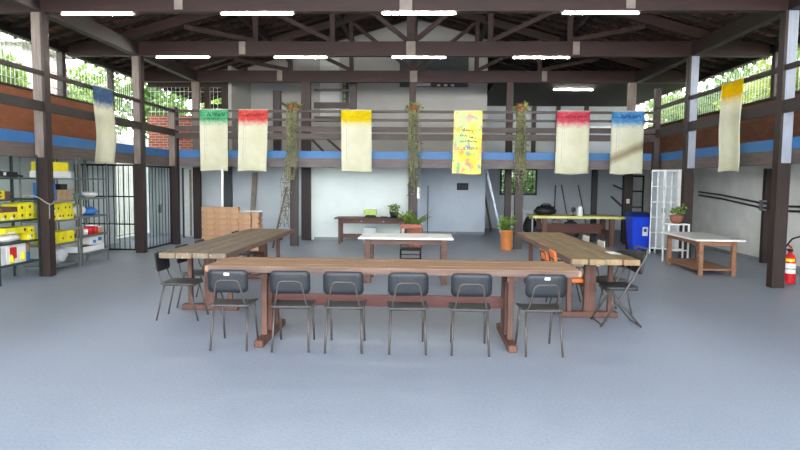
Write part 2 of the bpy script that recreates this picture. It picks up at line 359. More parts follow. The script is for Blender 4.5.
# windows of bars along the galleries
def bar_window(name,x,ya,yb,z0,z1,mat,mesh=False):
    w=MB(); n=max(2,int((yb-ya)/.125))
    for i in range(n+1):
        y=ya+.05+(yb-ya-.1)*i/n; w.tube([(x,y,z0),(x,y,z1)],.008,5)
    k=5 if mesh else 3
    for i in range(k):
        zz=z0+(z1-z0)*(i+.5)/k; w.tube([(x,ya,zz),(x,yb,zz)],.008,5)
    return struct(name,w,mat)
yb_=[3.2,6.6,9.9,13.2,15.3]
for i in range(4): bar_window('window_%d'%(i+1),WL-.08,yb_[i],yb_[i+1],3.46,4.45,M['bars_white'])
yr=[3.2,6.6,9.9,13.22,17.1,19.7,22.0]
for i in range(6): bar_window('window_%d'%(i+5),WR+.08,yr[i],yr[i+1],3.5,4.45,M['bars_white'],True)
w=MB()
for i in range(17):
    y=15.35+1.8*i/16; w.tube([(WL-.08,y,.12),(WL-.08,y,4.45)],.009,5)
for zz in (.2,1.2,2.33,3.46,4.3): w.tube([(WL-.08,15.3,zz),(WL-.08,17.2,zz)],.009,5)
struct('window_11',w,M['bars_white'])  # lower part bars the added daylight gap
w=MB()
for i in range(19):
    x=WL+.06+2.2*i/18; w.tube([(x,17.28,3.5),(x,17.28,4.32)],.008,5)
for zz in (3.62,4.2): w.tube([(WL,17.28,zz),(-5.7,17.28,zz)],.008,5)
struct('window_12',w,M['bars_white'])
ms=MB()
for y in yb_[1:]: ms.box((WL-.14,y-.06,3.46),(WL-.01,y+.06,4.45))
for y in yr[1:-1]: ms.box((WR+.01,y-.07,3.5),(WR+.14,y+.07,4.45))
struct('trim_11',ms,M['mull'])
struct('trim_12',MB().box((WL-.13,3,3.42),(WL+.02,15.3,3.47)).box((WR-.02,3,3.46),(WR+.13,22,3.52)),M['beam_y'])
# back window with panes
w=MB(); x0,x1,z0,z1=2.74,4.08,1.22,2.2
for a,b in (((x0,21.96,z0),(x0+.07,22.1,z1)),((x1-.07,21.96,z0),(x1,22.1,z1)),((x0,21.96,z0),(x1,22.1,z0+.07)),((x0,21.96,z1-.07),(x1,22.1,z1)),((3.36,21.96,z0),(3.46,22.1,z1))): w.box(a,b)
for i in range(1,8): 
    x=x0+(x1-x0)*i/8; w.box((x-.012,22.0,z0),(x+.012,22.03,z1))
for i in range(1,4):
    zz=z0+(z1-z0)*i/4; w.box((x0,22.0,zz-.012),(x1,22.03,zz+.012))
wo=struct('window_13',w,M['frame_green'])
gl=NT('clear glass',.05); gl.b.inputs['Transmission Weight'].default_value=1; gl.b.inputs['IOR'].default_value=1.02; gl.col((.95,.97,.95,1))
MB().box((x0+.05,22.05,z0+.05),(x1-.05,22.056,z1-.05)).build('glass',gl.m,wo)

# ------------------------------------------------------------------ posts
def post(x,y,zt,label,w=.2,d=.14,split=2.01,base=0.,upm='post_up',lowm='post_low'):
    t=thing('timber_post',label,'post',(x,y+d/2,base),0,'timber posts of the hall')
    MB().box((-w/2,-d/2,0),(w/2,d/2,split-base),bev=.006).build('lower_shaft',M[lowm],t)
    if zt>split: MB().box((-w/2,-d/2,split-base),(w/2,d/2,zt-base),bev=.006).build('upper_shaft',M[upm],t)
    return t
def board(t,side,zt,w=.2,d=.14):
    MB().box((side*w/2,-d/2-.004,0),(side*(w/2+.012),d/2+.004,zt)).box((side*(w/2-.035),-d/2-.012,0),(side*(w/2+.012),-d/2-.0,zt)).build('side_shade',M['post_low'],t)  # dark strip puts the inner face's shade into the post colour
xl=(XL0+XL1)/2; xr=(XR0+XR1)/2
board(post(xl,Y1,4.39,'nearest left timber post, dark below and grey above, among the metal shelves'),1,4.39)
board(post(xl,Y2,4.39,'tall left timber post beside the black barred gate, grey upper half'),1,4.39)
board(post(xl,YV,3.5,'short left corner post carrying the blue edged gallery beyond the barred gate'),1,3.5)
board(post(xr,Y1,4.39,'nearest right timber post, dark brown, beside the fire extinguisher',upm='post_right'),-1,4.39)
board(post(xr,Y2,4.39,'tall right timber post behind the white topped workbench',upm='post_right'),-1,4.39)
post(xr-.02,YV,4.0,'slim dark post behind the white locker, right end of back gallery',.14,upm='post_mid')
post(xl,Y3,4.39,'dark post in the back left corner behind the pile of clay bricks')
post(-3.31,Y3,4.39,'wide dark brown post at the left end of the white partition wall',.26,upm='post_mid')
post(CX-.02,Y3-.02,4.39,'upper post behind the middle trailing plant, under the roof truss',.18,upm='post_mid')
post(2.31,Y3,4.39,'dark post between garden window and plant covered post',.18,upm='post_mid')
post(5.60,Y3,4.39,'dark post just left of the blue wheelie bin lid',.2)
post(7.28,13.03,2.01,'dark pillar against the whitewashed right wall',.12,.12,split=2.009)
vine_x=(-3.31,-.27,2.37)
vl=('dark post wrapped in trailing vines, left end of the white wall','grey post wrapped in trailing vines in the middle, behind the white table','brown post wrapped in trailing vines beside the tall orange plant pot')
for x,l in zip(vine_x,vl): post(x,YV,3.43,l,.2,.14)

# ------------------------------------------------------------------ trusses
def truss(y,label):
    t=thing('roof_truss',label,'roof truss',(CX,y,4.39),0,'timber roof trusses')
    m=MB().box((-7.62,-.0,0),(7.62,.15,.31)); m.build('tie_beam',M['beam_x'],t)
    for sg in (-1,1):
        z0=roof(CX+7.5)-4.39-.2; z1=roof(CX)-4.39-.2
        MB().beam((sg*7.5,.075,z0),(sg*.0,.075,z1),.1,.2).build('rafter',M['beam_x'],t)
    MB().box((-.09,-.02,.31),(.09,.17,2.1)).build('king_post',M['beam_x'],t)
    for sg in (-1,1):
        for d in (1.72,3.42):
            MB().box((sg*d-.055,.02,.31),(sg*d+.055,.13,2.12-.285*d)).build('hanger',M['beam_x'],t)
        for d0,d1 in ((.08,1.66),(1.76,3.36),(3.46,5.0)):
            MB().beam((sg*d0,.075,.34),(sg*d1,.075,2.06-.285*d1),.09,.11,up=(0,1,0)).build('strut',M['beam_x'],t)
    MB().box((-.1,-.045,.0),(.1,-.0,.3)).build('splice_plate',M['grey_beam'],t)
    for xx in (-3.7,3.55): MB().box((xx-.07,-.02,.03),(xx+.07,-.0,.3)).build('splice_plate',M['grey_beam'],t)
    return t
truss(Y1,'nearest roof truss, its reddish tie beam running along the top of the photo')
truss(Y2,'second roof truss with four lit tubes under its tie beam, behind the nearest')
truss(Y3,'farthest roof truss in front of the grey gable wall')

# ------------------------------------------------------------------ gallery railings
def railing(label,along,a,segs,side,specs):
    t=thing('gallery_railing',label,'railing',(0,0,0))
    for (s0,s1) in segs:
        for nm,z0,z1,th,mk in specs:
            if along=='y': m=MB().box((a,s0,z0),(a+th*side,s1,z1)); mm=M['rail_y']
            else: m=MB().box((s0,a,z0),(s1,a+th,z1)); mm=M['rail_x']
            m.build(nm,mm,t)
    return t
sp=[('top_rail',3.36,3.43,.06,0),('plank',2.77,2.93,.045,0)]
railing('left gallery railing above the shelves, one thin rail over one wide plank','y',-6.33,[(4.5,Y1),(Y1+.14,Y2),(Y2+.14,YV)],-1,sp)
railing('right gallery railing above the white workbench, thin rail over wide plank','y',5.65,[(4.5,Y1),(Y1+.14,Y2),(Y2+.14,YV)],1,[('top_rail',3.47,3.55,.06,0),('plank',2.80,3.0,.045,0)])
railing('long back gallery railing that the row of banners hangs from','x',15.055,[(XL1,XR0)],1,[('top_rail',3.37,3.43,.06,0),('middle_rail',3.16,3.22,.05,0),('plank',2.89,3.02,.04,0),('plank',2.70,2.85,.04,0)])

# ------------------------------------------------------------------ fluorescent lights
def tube(x0,x1,y,z,label,first=[]):
    t=thing('tube_light',label,'ceiling light',((x0+x1)/2,y,z),0,'fluorescent tubes of the hall')
    L=(x1-x0)/2
    MB().box((-L,-.02,-.012),(L,.02,0),bev=.003).build('fixture',M['white'],t)
    MB().tube([(-L+.03,0,-.025),(L-.03,0,-.025)],.0105,10).build('tube',M['tube'],t)
    for s in (-1,1): MB().box((s*L,-.018,-.038),(s*(L-.03),.018,-.012)).build('lamp_holder',M['white'],t)
pos=('leftmost','second from left','third from left','rightmost')
for (a,b),p in zip(((-6.04,-4.8),(-3.37,-2.15),(-.73,.49),(2.16,3.39)),pos): tube(a,b,Y1+.075,4.39,p+' lit tube under the nearest tie beam')
for (a,b),p in zip(((-6.0,-4.77),(-3.36,-2.15),(-.76,.45),(1.87,3.12)),pos): tube(a,b,Y2+.075,4.39,p+' lit tube under the second tie beam')
tube(3.74,4.9,18,4.42,'dim tube on the dark board ceiling of the back right room')

# ------------------------------------------------------------------ banners
def scribble(m,fn,u0,v0,n,du,dv,size,rnd):
    for i in range(n):
        u=u0+du*i; v=v0+dv*i
        for k in range(2):
            a=rnd.uniform(0,PI); l=size*rnd.uniform(.5,1.); c=Vector((u+rnd.uniform(-.3,.3)*size,v+rnd.uniform(-.3,.3)*size))
            d=Vector((math.cos(a),math.sin(a)))*l/2; q=Vector((-d.y,d.x)).normalized()*size*.11
            P=[c-d-q,c+d-q,c+d+q,c-d+q]; vs=[(p.x,fn(p.x,p.y)-.004,p.y) for p in P]; m.add(vs,[(0,1,2,3)])
def text_mesh(txt,size,fn,x,z,name,mat,parent):
    cu=bpy.data.curves.new('letters','FONT'); cu.body=txt; cu.size=size; cu.align_x='CENTER'; cu.resolution_u=2
    o=bpy.data.objects.new('letters',cu); COL.objects.link(o); dg=bpy.context.evaluated_depsgraph_get(); dg.update()
    me=bpy.data.meshes.new_from_object(o.evaluated_get(dg)); COL.objects.unlink(o); bpy.data.objects.remove(o)
    for v in me.vertices:
        u,w=v.co.x+x,v.co.y+z; v.co=(u,fn(u,w)-.006,w)
    me.materials.clear(); me.materials.append(mat); r=bpy.data.objects.new(name,me); COL.objects.link(r); r.parent=parent; return r
def banner(label,loc,rz,w,h,mat,seed,ink=None,amp=.012,skew=0.,centre=False):
    rnd=random.Random(seed); ph=rnd.uniform(0,6)
    t=thing('hanging_banner',label,'banner',loc,rz,'cloth banners on the gallery rails')
    fn=lambda u,v: amp*math.sin(u*9+ph)*(.25+min(1,-v/h))+amp*1.3*math.sin(v*4.2+ph)*(-v/h)
    m=MB(); nu,nv=14,26; vs=[];fs=[]
    for s,off in ((0,-.0015),(1,.0015)):
        for j in range(nv+1):
            for i in range(nu+1):
                v=-h*j/nv; k=1-.03*(-v/h)*math.sin(seed); u=(-w/2+w*i/nu)*k+skew*(-v)
                if j==nv: v+= .012*math.sin(u*8+seed)
                vs.append((u,fn(u,v)+off,v))
    N=(nu+1)*(nv+1)
    for j in range(nv):
        for i in range(nu):
            a=j*(nu+1)+i; fs.append((a,a+nu+1,a+nu+2,a+1)); fs.append((N+a,N+a+1,N+a+nu+2,N+a+nu+1))
    def edge(idx):
        for a,b in zip(idx,idx[1:]): fs.append((a,b,N+b,N+a))
    edge(list(range(nu+1))); edge([nv*(nu+1)+i for i in range(nu+1)]); edge([j*(nu+1) for j in range(nv+1)]); edge([j*(nu+1)+nu for j in range(nv+1)])
    m.add(vs,fs,None,True); m.build('cloth',mat,t)
    MB().tube([(-w/2-.005,.0,-.005),(w/2+.005,.0,-.005)],.012,8).build('hanging_rod',M['eave'],t)
    if not centre:
        mm=MB(); scribble(mm,fn,-w*.32+skew*.4,-.44,30,skew*.028,-.028,.018,rnd); scribble(mm,fn,-w*.245+skew*.4,-.46,22,skew*.028,-.028,.014,rnd); mm.build('lettering',M['ink'],t)
        if ink:
            mm=MB(); scribble(mm,fn,-w*.2,-.13,9,w*.07,0,.08,rnd); scribble(mm,fn,-w*.34,-.24 if seed==1 else -.16,12,w*.045,0,.05,rnd); mm.build('lettering',ink,t)
    else:
        mm=MB(); scribble(mm,fn,-.1,-.47,5,.05,-.012,.065,rnd); scribble(mm,fn,-.17,-.60,8,.05,-.01,.065,rnd); scribble(mm,fn,-.19,-.76,13,.034,0,.05,rnd); mm.build('lettering',M['ink'],t)
        text_mesh('CULTURA',.115,fn,0,-.97,'lettering',M['ink'],t)
    return t
yb=14.98
bn=[('green dyed cream banner, leftmost on the back railing',-5.29,.72,1.53,cloth_mat('green dyed cloth',(116,200,150),(52,152,100)),1,M['ink_green']),
('coral red dyed cream banner, second on the back railing',-4.29,.75,1.53,cloth_mat('coral dyed cloth',(232,104,96),(200,60,64)),2,M['ink_red']),
('yellow dyed cream banner on the back railing over the brown desk',-1.71,.76,1.52,cloth_mat('yellow dyed cloth',(240,220,30),(214,184,8)),3,None),
('crimson dyed cream banner, to the right of the multicoloured one',3.62,.80,1.54,cloth_mat('crimson dyed cloth',(224,98,116),(190,52,76)),5,M['ink_red']),
('blue dyed banner with a brown stain, rightmost on the back railing',4.94,.79,1.53,cloth_mat('blue dyed cloth',(110,176,220),(60,126,190),True),6,M['ink_blue'])]
for l,x,w_,h_,m_,sd,ik in bn: banner(l,(x,yb,3.43),0,w_,h_,m_,sd,ik,skew={2:-.03,3:.01}.get(sd,-.005))
banner('multicoloured yellow, green and pink banner with dark hand lettering',(1.06,yb,3.43),0,.70,1.56,splash_mat(),4,None,.008,-.015,True)
banner('cream banner with dark blue top on the left railing above shelves',(-6.25,11.55,3.43),PI/2,.74,1.47,cloth_mat('navy dyed cloth',(104,130,168),(72,98,140)),7,None,.03)
banner('cream banner with bright yellow top on the right railing',(5.59,11.33,3.55),-PI/2,.78,1.64,cloth_mat('bright yellow dyed cloth',(246,214,16),(226,184,4)),8,None,.02)

# ------------------------------------------------------------------ trestle tables
def trestle_table(label,loc,rz,L,W,topm,H=.80,tr=1.25,seed=1,stretch=True,sled=.46,toff=0.):
    rnd=random.Random(seed); t=thing('trestle_table',label,'table',loc,rz,'rustic plank tables')
    m=MB(); n=4; g=.004; bw=(W-g*(n-1))/n
    for i in range(n):
        y0=-W/2+i*(bw+g); m.box((-L/2+rnd.uniform(-.015,.03),y0,H-.065+rnd.uniform(-.004,.0)),(L/2+rnd.uniform(-.03,.015),y0+bw,H+rnd.uniform(-.003,.0)),bev=.007)
    m.build('tabletop',topm,t)
    MB().box((-L/2+.03,-W/2-.012,H-.066),(L/2-.03,-W/2-.0005,H-.006)).box((-L/2+.03,W/2+.0005,H-.066),(L/2-.03,W/2+.012,H-.006)).build('edge_board',M['edge'],t)
    for s in (-1,1):
        x=s*tr+toff
        MB().box((x-.045,-W*sled,0),(x+.045,W*sled,.075),bev=.012).build('sled_foot',M['red_wood'],t)
        MB().box((x-.045,-W*.42,H-.135),(x+.045,W*.42,H-.069)).build('bearer',M['red_wood'],t)
        MB().box((x-.035,-.07,.075),(x+.035,.07,H-.135),bev=.005).build('leg',M['red_wood'],t)
        for q in (-1,1): MB().box((x-.028,q*W*.33-.028,.075),(x+.028,q*W*.33+.028,H-.135),bev=.004).build('leg',M['red_wood'],t)
    if stretch: MB().box((toff-tr+.036,-.022,.34),(toff+tr-.036,.022,.46)).build('stretcher',M['red_wood_x'],t)
    return t
trestle_table('long front plank table with six chairs along its near side',(-.32,6.26,0),0,3.74,.72,M['top_front'],seed=1,sled=.68,toff=-.05)
trestle_table('left weathered plank table running away from the camera to the brick pile',(-2.71,8.73,0),PI/2,3.74,.78,M['top_left'],seed=2)
trestle_table('right plank table running away, folding chair at its near corner',(2.04,8.70,0),PI/2+.015,3.74,.76,M['top_right'],seed=3)

# ------------------------------------------------------------------ chairs
def arc(pts,r,n=5):
    P=[Vector(p) for p in pts]; out=[P[0]]
    for a,b,c in zip(P,P[1:],P[2:]):
        d0=(a-b).normalized(); d1=(c-b).normalized(); p0=b+d0*r; p1=b+d1*r
        for i in range(n+1):
            s=i/n; out.append((1-s)**2*p0+2*s*(1-s)*b+s*s*p1)
    out.append(P[-1]); return out
def shell(w,h,th,cr,bend,nu=10,nv=6):
    # rounded-rectangle plate in xz with curvature, returned as MB (front toward +y)
    poly=[]
    for cx,cz,a0 in ((w/2-cr,h/2-cr,0),(-w/2+cr,h/2-cr,PI/2),(-w/2+cr,-h/2+cr,PI),(w/2-cr,-h/2+cr,1.5*PI)):
        for i in range(6): a=a0+PI/2*i/5; poly.append((cx+cr*math.cos(a),cz+cr*math.sin(a)))
    m=MB(); n=len(poly); vs=[];fs=[]
    rings=[1,.66,.33]
    for side,off in ((0,-th/2),(1,th/2)):
        for k in rings:
            for x,zz in poly: vs.append((x*k,off-bend*(1-(x*k/(w/2))**2),zz*k))
        vs.append((0,off-bend,0))
    B=3*n+1
    for s in (0,1):
        o=s*B
        for r in range(2):
            for i in range(n):
                j=(i+1)%n; q=(o+r*n+i,o+r*n+j,o+(r+1)*n+j,o+(r+1)*n+i); fs.append(q if s else q[::-1])
        for i in range(n):
            j=(i+1)%n; q=(o+2*n+i,o+2*n+j,o+3*n); fs.append(q if s else q[::-1])
    for i in range(n):
        j=(i+1)%n; fs.append((i,j,B+j,B+i))
    m.add(vs,fs,None,True); return m
def plate_xy(w,d,z,th,cr,sag,lip):
    s=shell(w,d,th,cr,0); m=MB()
    m.v=[Vector((p.x,p.z,z+p.y-sag*(1-(p.x/(w/2))**2)-lip*max(0,(p.z/(d/2)-.55))**2)) for p in s.v]; m.f=[f for f in s.f]; m.sm=s.sm
    return m
def make_chair(name,label,group,backm,seatm,legm,sticker=False,th=.014):
    t=thing(name,label,'chair',(0,0,0),0,group)
    plate_xy(.40,.40,.445,th,.05,.012,.10).build('seat',seatm,t)
    b=shell(.385,.225,.012,.045,.02); Mx=Matrix.Translation((0,-.235,.69))@Matrix.Rotation(.13,4,'X')
    b.v=[Mx@p for p in b.v]; bk=b.build('backrest',backm,t)
    MB().tube(arc([(-.165,-.13,.425),(-.15,-.20,.46),(-.105,-.262,.70),(.105,-.262,.70),(.15,-.20,.46),(.165,-.13,.425)],.05),.0095,8).build('back_support',legm,t)
    MB().tube(arc([(-.165,-.16,.425),(-.165,.15,.425),(.165,.15,.425),(.165,-.16,.425)],.04)+[Vector((-.165,-.16,.425))],.009,8).build('seat_frame',legm,t)
    for sx in (-1,1):
        MB().tube([(sx*.163,-.15,.425),(sx*.176,-.245,.006)],.011,8).build('leg',legm,t)
        MB().tube([(sx*.163,.14,.425),(sx*.172,.245,.006)],.011,8).build('leg',legm,t)
    if sticker:
        Ms=Matrix.Translation((0,-.283,.762)); MB().box((-.025,-.001,-.012),(.025,.002,.012),Ms).build('sticker',M['label'],t)['label']='small white sticker'
    return t
fg='chairs along the front plank table'
c0=make_chair('stacking_chair','leftmost front chair, turned slightly, white sticker on its slate back',fg,M['chair_back'],M['chair_seat'],M['chair_metal'],True)
c0.location=(-1.885,5.87,0); c0.rotation_euler=(0,0,.05)
labs=['second chair from the left along the front plank table','third chair from the left along the front plank table','fourth chair from the left along the front plank table','fifth chair from the left along the front plank table']
for x,r,l in zip((-1.285,-.765,-.155,.46),(.06,.03,.06,-.02),labs): dup(c0,(x,5.865,0),r,'slate backed tube chair, '+l,fg,('sticker',))
dup(c0,(1.145,5.885,0),.05,'rightmost front chair, white sticker on its back, past the table leg',fg)
lg='chairs on the outer side of the left table'
for (x,y,r),l in zip(((-2.88,7.0,.03),(-2.92,7.70,-.05),(-2.95,8.42,.02),(-2.92,9.95,0)),('nearest chair on the outer side of the left plank table','second chair on the outer side of the left plank table','third chair along the outer side of the left plank table','farthest chair at the left plank table, near the brick pile')):
    dup(c0,(x,y,0),-PI/2+r,'dark backed tube chair, '+l,lg,('sticker',))
rg='chairs at the right table'
dup(c0,(2.36,7.72,0),PI/2+.25,'slate chair behind the folding chair at the right plank table',rg,('sticker',))
cb=make_chair('plastic_chair','beige backed chair on far side of right table, the farther one',rg,M['beige'],M['beige'],M['chair_metal']); cb.location=(2.42,9.95,0); cb.rotation_euler=(0,0,PI/2)
dup(cb,(2.42,9.1,0),PI/2,'beige backed chair on far side of right table, the nearer one',rg)
co=make_chair('plastic_chair','bright orange plastic chair under the inner side of the right table',rg,M['orange'],M['orange'],M['chair_metal'],False,.06); co.location=(1.90,7.72,0); co.rotation_euler=(0,0,-PI/2)
dup(co,(1.93,8.5,0),-PI/2+.1,'farther orange plastic chair under the right table, half hidden',rg)
# folding chair (faces -x in the room; local +y is forward)
t=thing('folding_chair','black padded metal folding chair standing open at right table corner','chair',(2.29,7.08,0),PI/2)
for sx in (-1,1):
    MB().tube([(sx*.20,.25,.012),(sx*.20,-.01,.42),(sx*.20,-.24,.83),(sx*.20,-.25,.89)],.012,8).build('long_leg',M['chair_metal'],t)
    MB().tube([(sx*.175,-.22,.012),(sx*.175,.15,.44)],.011,8).build('short_leg',M['chair_metal'],t)
MB().tube(arc([(-.20,-.247,.87),(-.20,-.255,.915),(.20,-.255,.915),(.20,-.247,.87)],.03),.012,8).build('top_bar',M['chair_metal'],t)
MB().tube([(-.175,-.208,.025),(.175,-.208,.025)],.009,8).build('cross_bar',M['chair_metal'],t)
MB().tube([(-.20,.235,.035),(.20,.235,.035)],.009,8).build('cross_bar',M['chair_metal'],t)
s=plate_xy(.36,.38,.455,.04,.07,.006,.02); s.v=[p+Vector((0,.0,0)) for p in s.v]; s.build('seat_pad',M['pad'],t)
b=shell(.37,.26,.025,.05,.02); Mx=Matrix.Translation((0,-.215,.75))@Matrix.Rotation(.15,4,'X'); b.v=[Mx@p for p in b.v]; b.build('back_pad',M['pad'],t)

# ------------------------------------------------------------------ white tables, desks
def frame_table(name,label,loc,rz,L,W,H,topm,legm,th=.035,leg=.07,shelf=None,over=.08,apron=.09,knobs=0,lowrail=False):
    t=thing(name,label,'table',loc,rz)
    MB().box((-L/2,-W/2,H-th),(L/2,W/2,H),bev=.006).build('tabletop',topm,t)
    a,b=L/2-over,W/2-over
    for sx in (-1,1):
        for sy in (-1,1): MB().box((sx*a-leg/2,sy*b-leg/2,0),(sx*a+leg/2,sy*b+leg/2,H-th-.001),bev=.004).build('leg',legm,t)
    for sy in (-1,1): 
        ap=MB().box((-a+leg/2,sy*b-.015,H-th-apron),(a-leg/2,sy*b+.015,H-th-.002)).build('apron',legm,t)
        if knobs and sy<0:
            for k in range(knobs):
                xk=-a+(2*a)*(k+1)/(knobs+1)
                d=MB().box((xk-.22,-b-.024,H-th-apron+.012),(xk+.22,-b-.016,H-th-.012)).build('drawer',legm,t)
                MB().lathe([(.006,0),(.014,.01),(.014,.02),(.004,.026)],10,(0,0,0),Matrix.Translation((xk,-b-.024,H-th-apron/2))@Matrix.Rotation(PI/2,4,'X')).build('knob',M['label'],d)
    for sx in (-1,1): MB().box((sx*a-.015,-b+leg/2,H-th-apron),(sx*a+.015,b-leg/2,H-th-.002)).build('apron',legm,t)
    if shelf: MB().box((-a-leg/2,-b-leg/2+.071,shelf),(a+leg/2,b+leg/2-.071,shelf+.03)).build('shelf',legm,t); 
    if shelf:
        for sy in (-1,1): MB().box((-a+leg/2,sy*b-.02,shelf-.03),(a-leg/2,sy*b+.02,shelf+.03)).build('lower_rail',legm,t)
    if lowrail: 
        for sy in (-1,1): MB().box((-a+leg/2,sy*b-.018,.17),(a-leg/2,sy*b+.018,.23)).build('lower_rail',legm,t)
    return t
frame_table('white_topped_table','white topped table with brown legs behind the front plank table',(-.29,10.02,0),.0,1.53,.90,.76,M['white_top'],M['brown_wood'],.028,.10,over=.14)
frame_table('workbench','white topped workbench with pine legs and bottom shelf, right side',(5.36,11.84,0),PI/2-.03,1.80,.86,.67,M['white_top'],M['pine'],.03,.075,.10,.14)
frame_table('brown_desk','brown wooden desk with two drawers against the white partition',(-1.36,16.05,0),0,2.02,.74,.70,M['brown_wood'],M['brown_wood'],.03,.06,None,.13,.12,2,True)
# table with yellow edge
t=thing('work_table','long work table with pale yellow edged top, back right','table',(4.07,16.4,0),0)
MB().box((-1.2,-.5,.735),(1.2,.5,.80)).build('tabletop',M['yellow_pale'],t)
for s_ in (-1,1):
    for q in (-1,1): MB().box((s_*.88-.06,q*.4-.05,0),(s_*.88+.06,q*.4+.05,.735)).build('leg',M['red_wood'],t)
    MB().box((s_*.88-.05,-.35,.3),(s_*.88+.05,.35,.4)).build('cross_rail',M['red_wood'],t)
MB().box((-.82,.36,.28),(.82,.40,.55)).build('stretcher',M['red_wood_x'],t)
# chair behind the centre white table
t=thing('wooden_chair','reddish wooden chair on thin black legs behind the centre white table','chair',(-.235,10.78,0),PI)
MB().box((-.19,-.2,.44),(.19,.2,.455),bev=.004).build('seat',M['black'],t)
MB().box((-.2,-.235,.80),(.2,-.205,.885),bev=.01).build('backrest',M['chair_wood'],t)
for sx in (-1,1):
    MB().box((sx*.185-.015,-.232,.455),(sx*.185+.015,-.208,.80)).build('back_post',M['chair_wood'],t)
    MB().tube([(sx*.185,-.24,.0),(sx*.18,-.19,.44)],.012,8).build('leg',M['bars_black'],t)
    MB().tube([(sx*.185,.22,.0),(sx*.175,.17,.44)],.012,8).build('leg',M['bars_black'],t)
for zz in (.30,.37): MB().tube([(-.18,.20,zz),(.18,.20,zz)],.009,8).build('stretcher',M['bars_black'],t)

# ------------------------------------------------------------------ metal shelf racks
def rack(label,y0,y1,shelves,H,mat,x1=-6.47,x0=-6.93):
    t=thing('metal_shelf',label,'shelf',((x0+x1)/2,(y0+y1)/2,0),0,'metal shelf racks on the left')
    hx,hy=(x1-x0)/2,(y1-y0)/2
    for sx in (-1,1):
        for sy in (-1,1):
            MB().box((sx*hx,sy*hy,0),(sx*(hx-.035),sy*(hy-.004),H)).box((sx*hx,sy*hy,0),(sx*(hx-.004),sy*(hy-.035),H)).build('upright',mat,t)
    for z in shelves:
        MB().box((-hx+.005,-hy+.005,z-.03),(hx-.005,hy-.005,z-.0),bev=.003).build('shelf_board',mat,t)
rack('green grey metal shelf nearest the camera, left of the first post',8.84,9.83,(1.67,1.33,.99,.64,.30),2.05,M['steel_green'])
rack('middle grey metal shelf of yellow boxes, just right of the first post',10.02,10.98,(1.67,1.27,.92,.50,.12),2.06,M['steel'])
rack('farthest grey metal shelf, next to the black barred gate',11.06,12.02,(1.67,1.29,.94,.57,.25),2.05,M['steel'])
def box_item(name,label,cat,y0,y1,z0,z1,mat,dep=.30,xf=-6.53,spots=None,group='goods on the metal shelves',rnd=random,lid=None):
    m=MB().box((-dep/2,-(y1-y0)/2,0),(dep/2,(y1-y0)/2,z1-z0),bev=.004)
    t=thing(name,label,cat,(xf-dep/2,(y0+y1)/2,z0),0,group)
    m.build('carton',mat,t)
    if spots:
        for (u,v,r) in spots:
            s=MB()
            yy=-(y1-y0)/2+(y1-y0)*u; zz=(z1-z0)*v
            pts=[(yy+r*math.cos(a*PI/5),zz+r*math.sin(a*PI/5)) for a in range(10)]
            s.add([(dep/2+.002,p,q) for p,q in pts],[tuple(range(10))])
            s.build('printed_mark',M['brown'],t)
    if spots and len(bpy.data.objects)%3!=1:
        h=z1-z0; MB().box((dep/2,-(y1-y0)*.46,h*.08),(dep/2+.0015,-(y1-y0)*.1,h*.36)).build('printed_panel',M['label'],t)
    if lid: MB().box((-dep/2-.004,-(y1-y0)/2-.004,(z1-z0)*.93),(dep/2+.004,(y1-y0)/2+.004,z1-z0+.004)).build('lid',lid,t)
    return t
sp1=[(.5,.5,.022)]
B=box_item
# rack 1 (nearest)
B('yellow_carton','yellow carton alone on the second shelf from top, nearest shelf','box',8.92,9.10,1.33,1.47,M['yellow'],.26,spots=[(.5,.3,.02),(.5,.7,.02)])
B('brown_carton','brown carton beside the lone yellow one on the nearest shelf','box',9.115,9.24,1.33,1.45,M['brown'],.2)
k=0
for (a,b,z0,z1,l) in ((9.00,9.19,.99,1.12,'bottom left yellow carton'),(9.20,9.39,.99,1.12,'bottom middle yellow carton'),(9.40,9.58,.99,1.12,'third yellow carton along the bottom'),(9.59,9.78,.99,1.12,'bottom right yellow carton'),(9.40,9.58,1.121,1.24,'upper middle yellow carton'),(9.59,9.78,1.121,1.26,'top right yellow carton')):
    B('yellow_carton',l+' in the dense stack on the nearest metal shelf','box',a,b,z0,z1,M['yellow'],.28,spots=[(.5,.5,.028)]); k+=1
B('brown_carton','dark brown carton lying on the yellow stack of the nearest shelf','box',9.02,9.38,1.121,1.2,M['brown'],.24)
B('yellow_carton','long flat yellow carton lying across the white sack, nearest shelf','box',9.08,9.62,.77,.87,M['yellow'],.24,spots=[(.85,.5,.03)])
B('yellow_carton','small yellow carton standing at right of the fourth nearest shelf','box',9.64,9.78,.64,.86,M['yellow'],.22,spots=[(.5,.3,.02),(.5,.7,.02)])
t=tag(MB().blob((0,0,.065),(.14,.27,.075),None,14,8,.08).build('plastic_sack',M['label'],None,(-6.70,9.33,.63)),'crumpled pale plastic sack under the long flat yellow carton','bag','goods on the metal shelves')
t=B('printed_box','white box printed with red and yellow figures, nearest shelf bottom','box',9.10,9.55,.30,.60,M['label'],.3)
MB().box((.151,-.16,.08),(.153,-.0,.26)).build('red_print',M['red'],t); MB().lathe([(.035,0),(.05,.03),(.03,.12),(.012,.15)],10,(.155,.13,.03)).build('yellow_print',M['yellow'],t)
MB().lathe([(.03,0),(.04,.03),(.025,.1),(.012,.13)],10,(.155,-.13,.02)).build('yellow_print',M['yellow'],t)
B('white_carton','plain white carton at the left of the nearest bottom shelf','box',8.89,9.05,.30,.56,M['white'],.28)
tt=thing('paint_can','kraft coloured drum with blue foot beside the printed white box','can',(-6.66,9.68,.30),0,'goods on the metal shelves')
MB().lathe([(.09,0),(.09,.13)],18).build('base_band',M['blue_plastic'],tt); MB().lathe([(.089,.13),(.089,.33),(.08,.335)],18).build('drum',M['brown_box'],tt)
tt=thing('power_tool','long black tool with white tag on the nearest top shelf','tool',(-6.65,9.2,1.67),0)
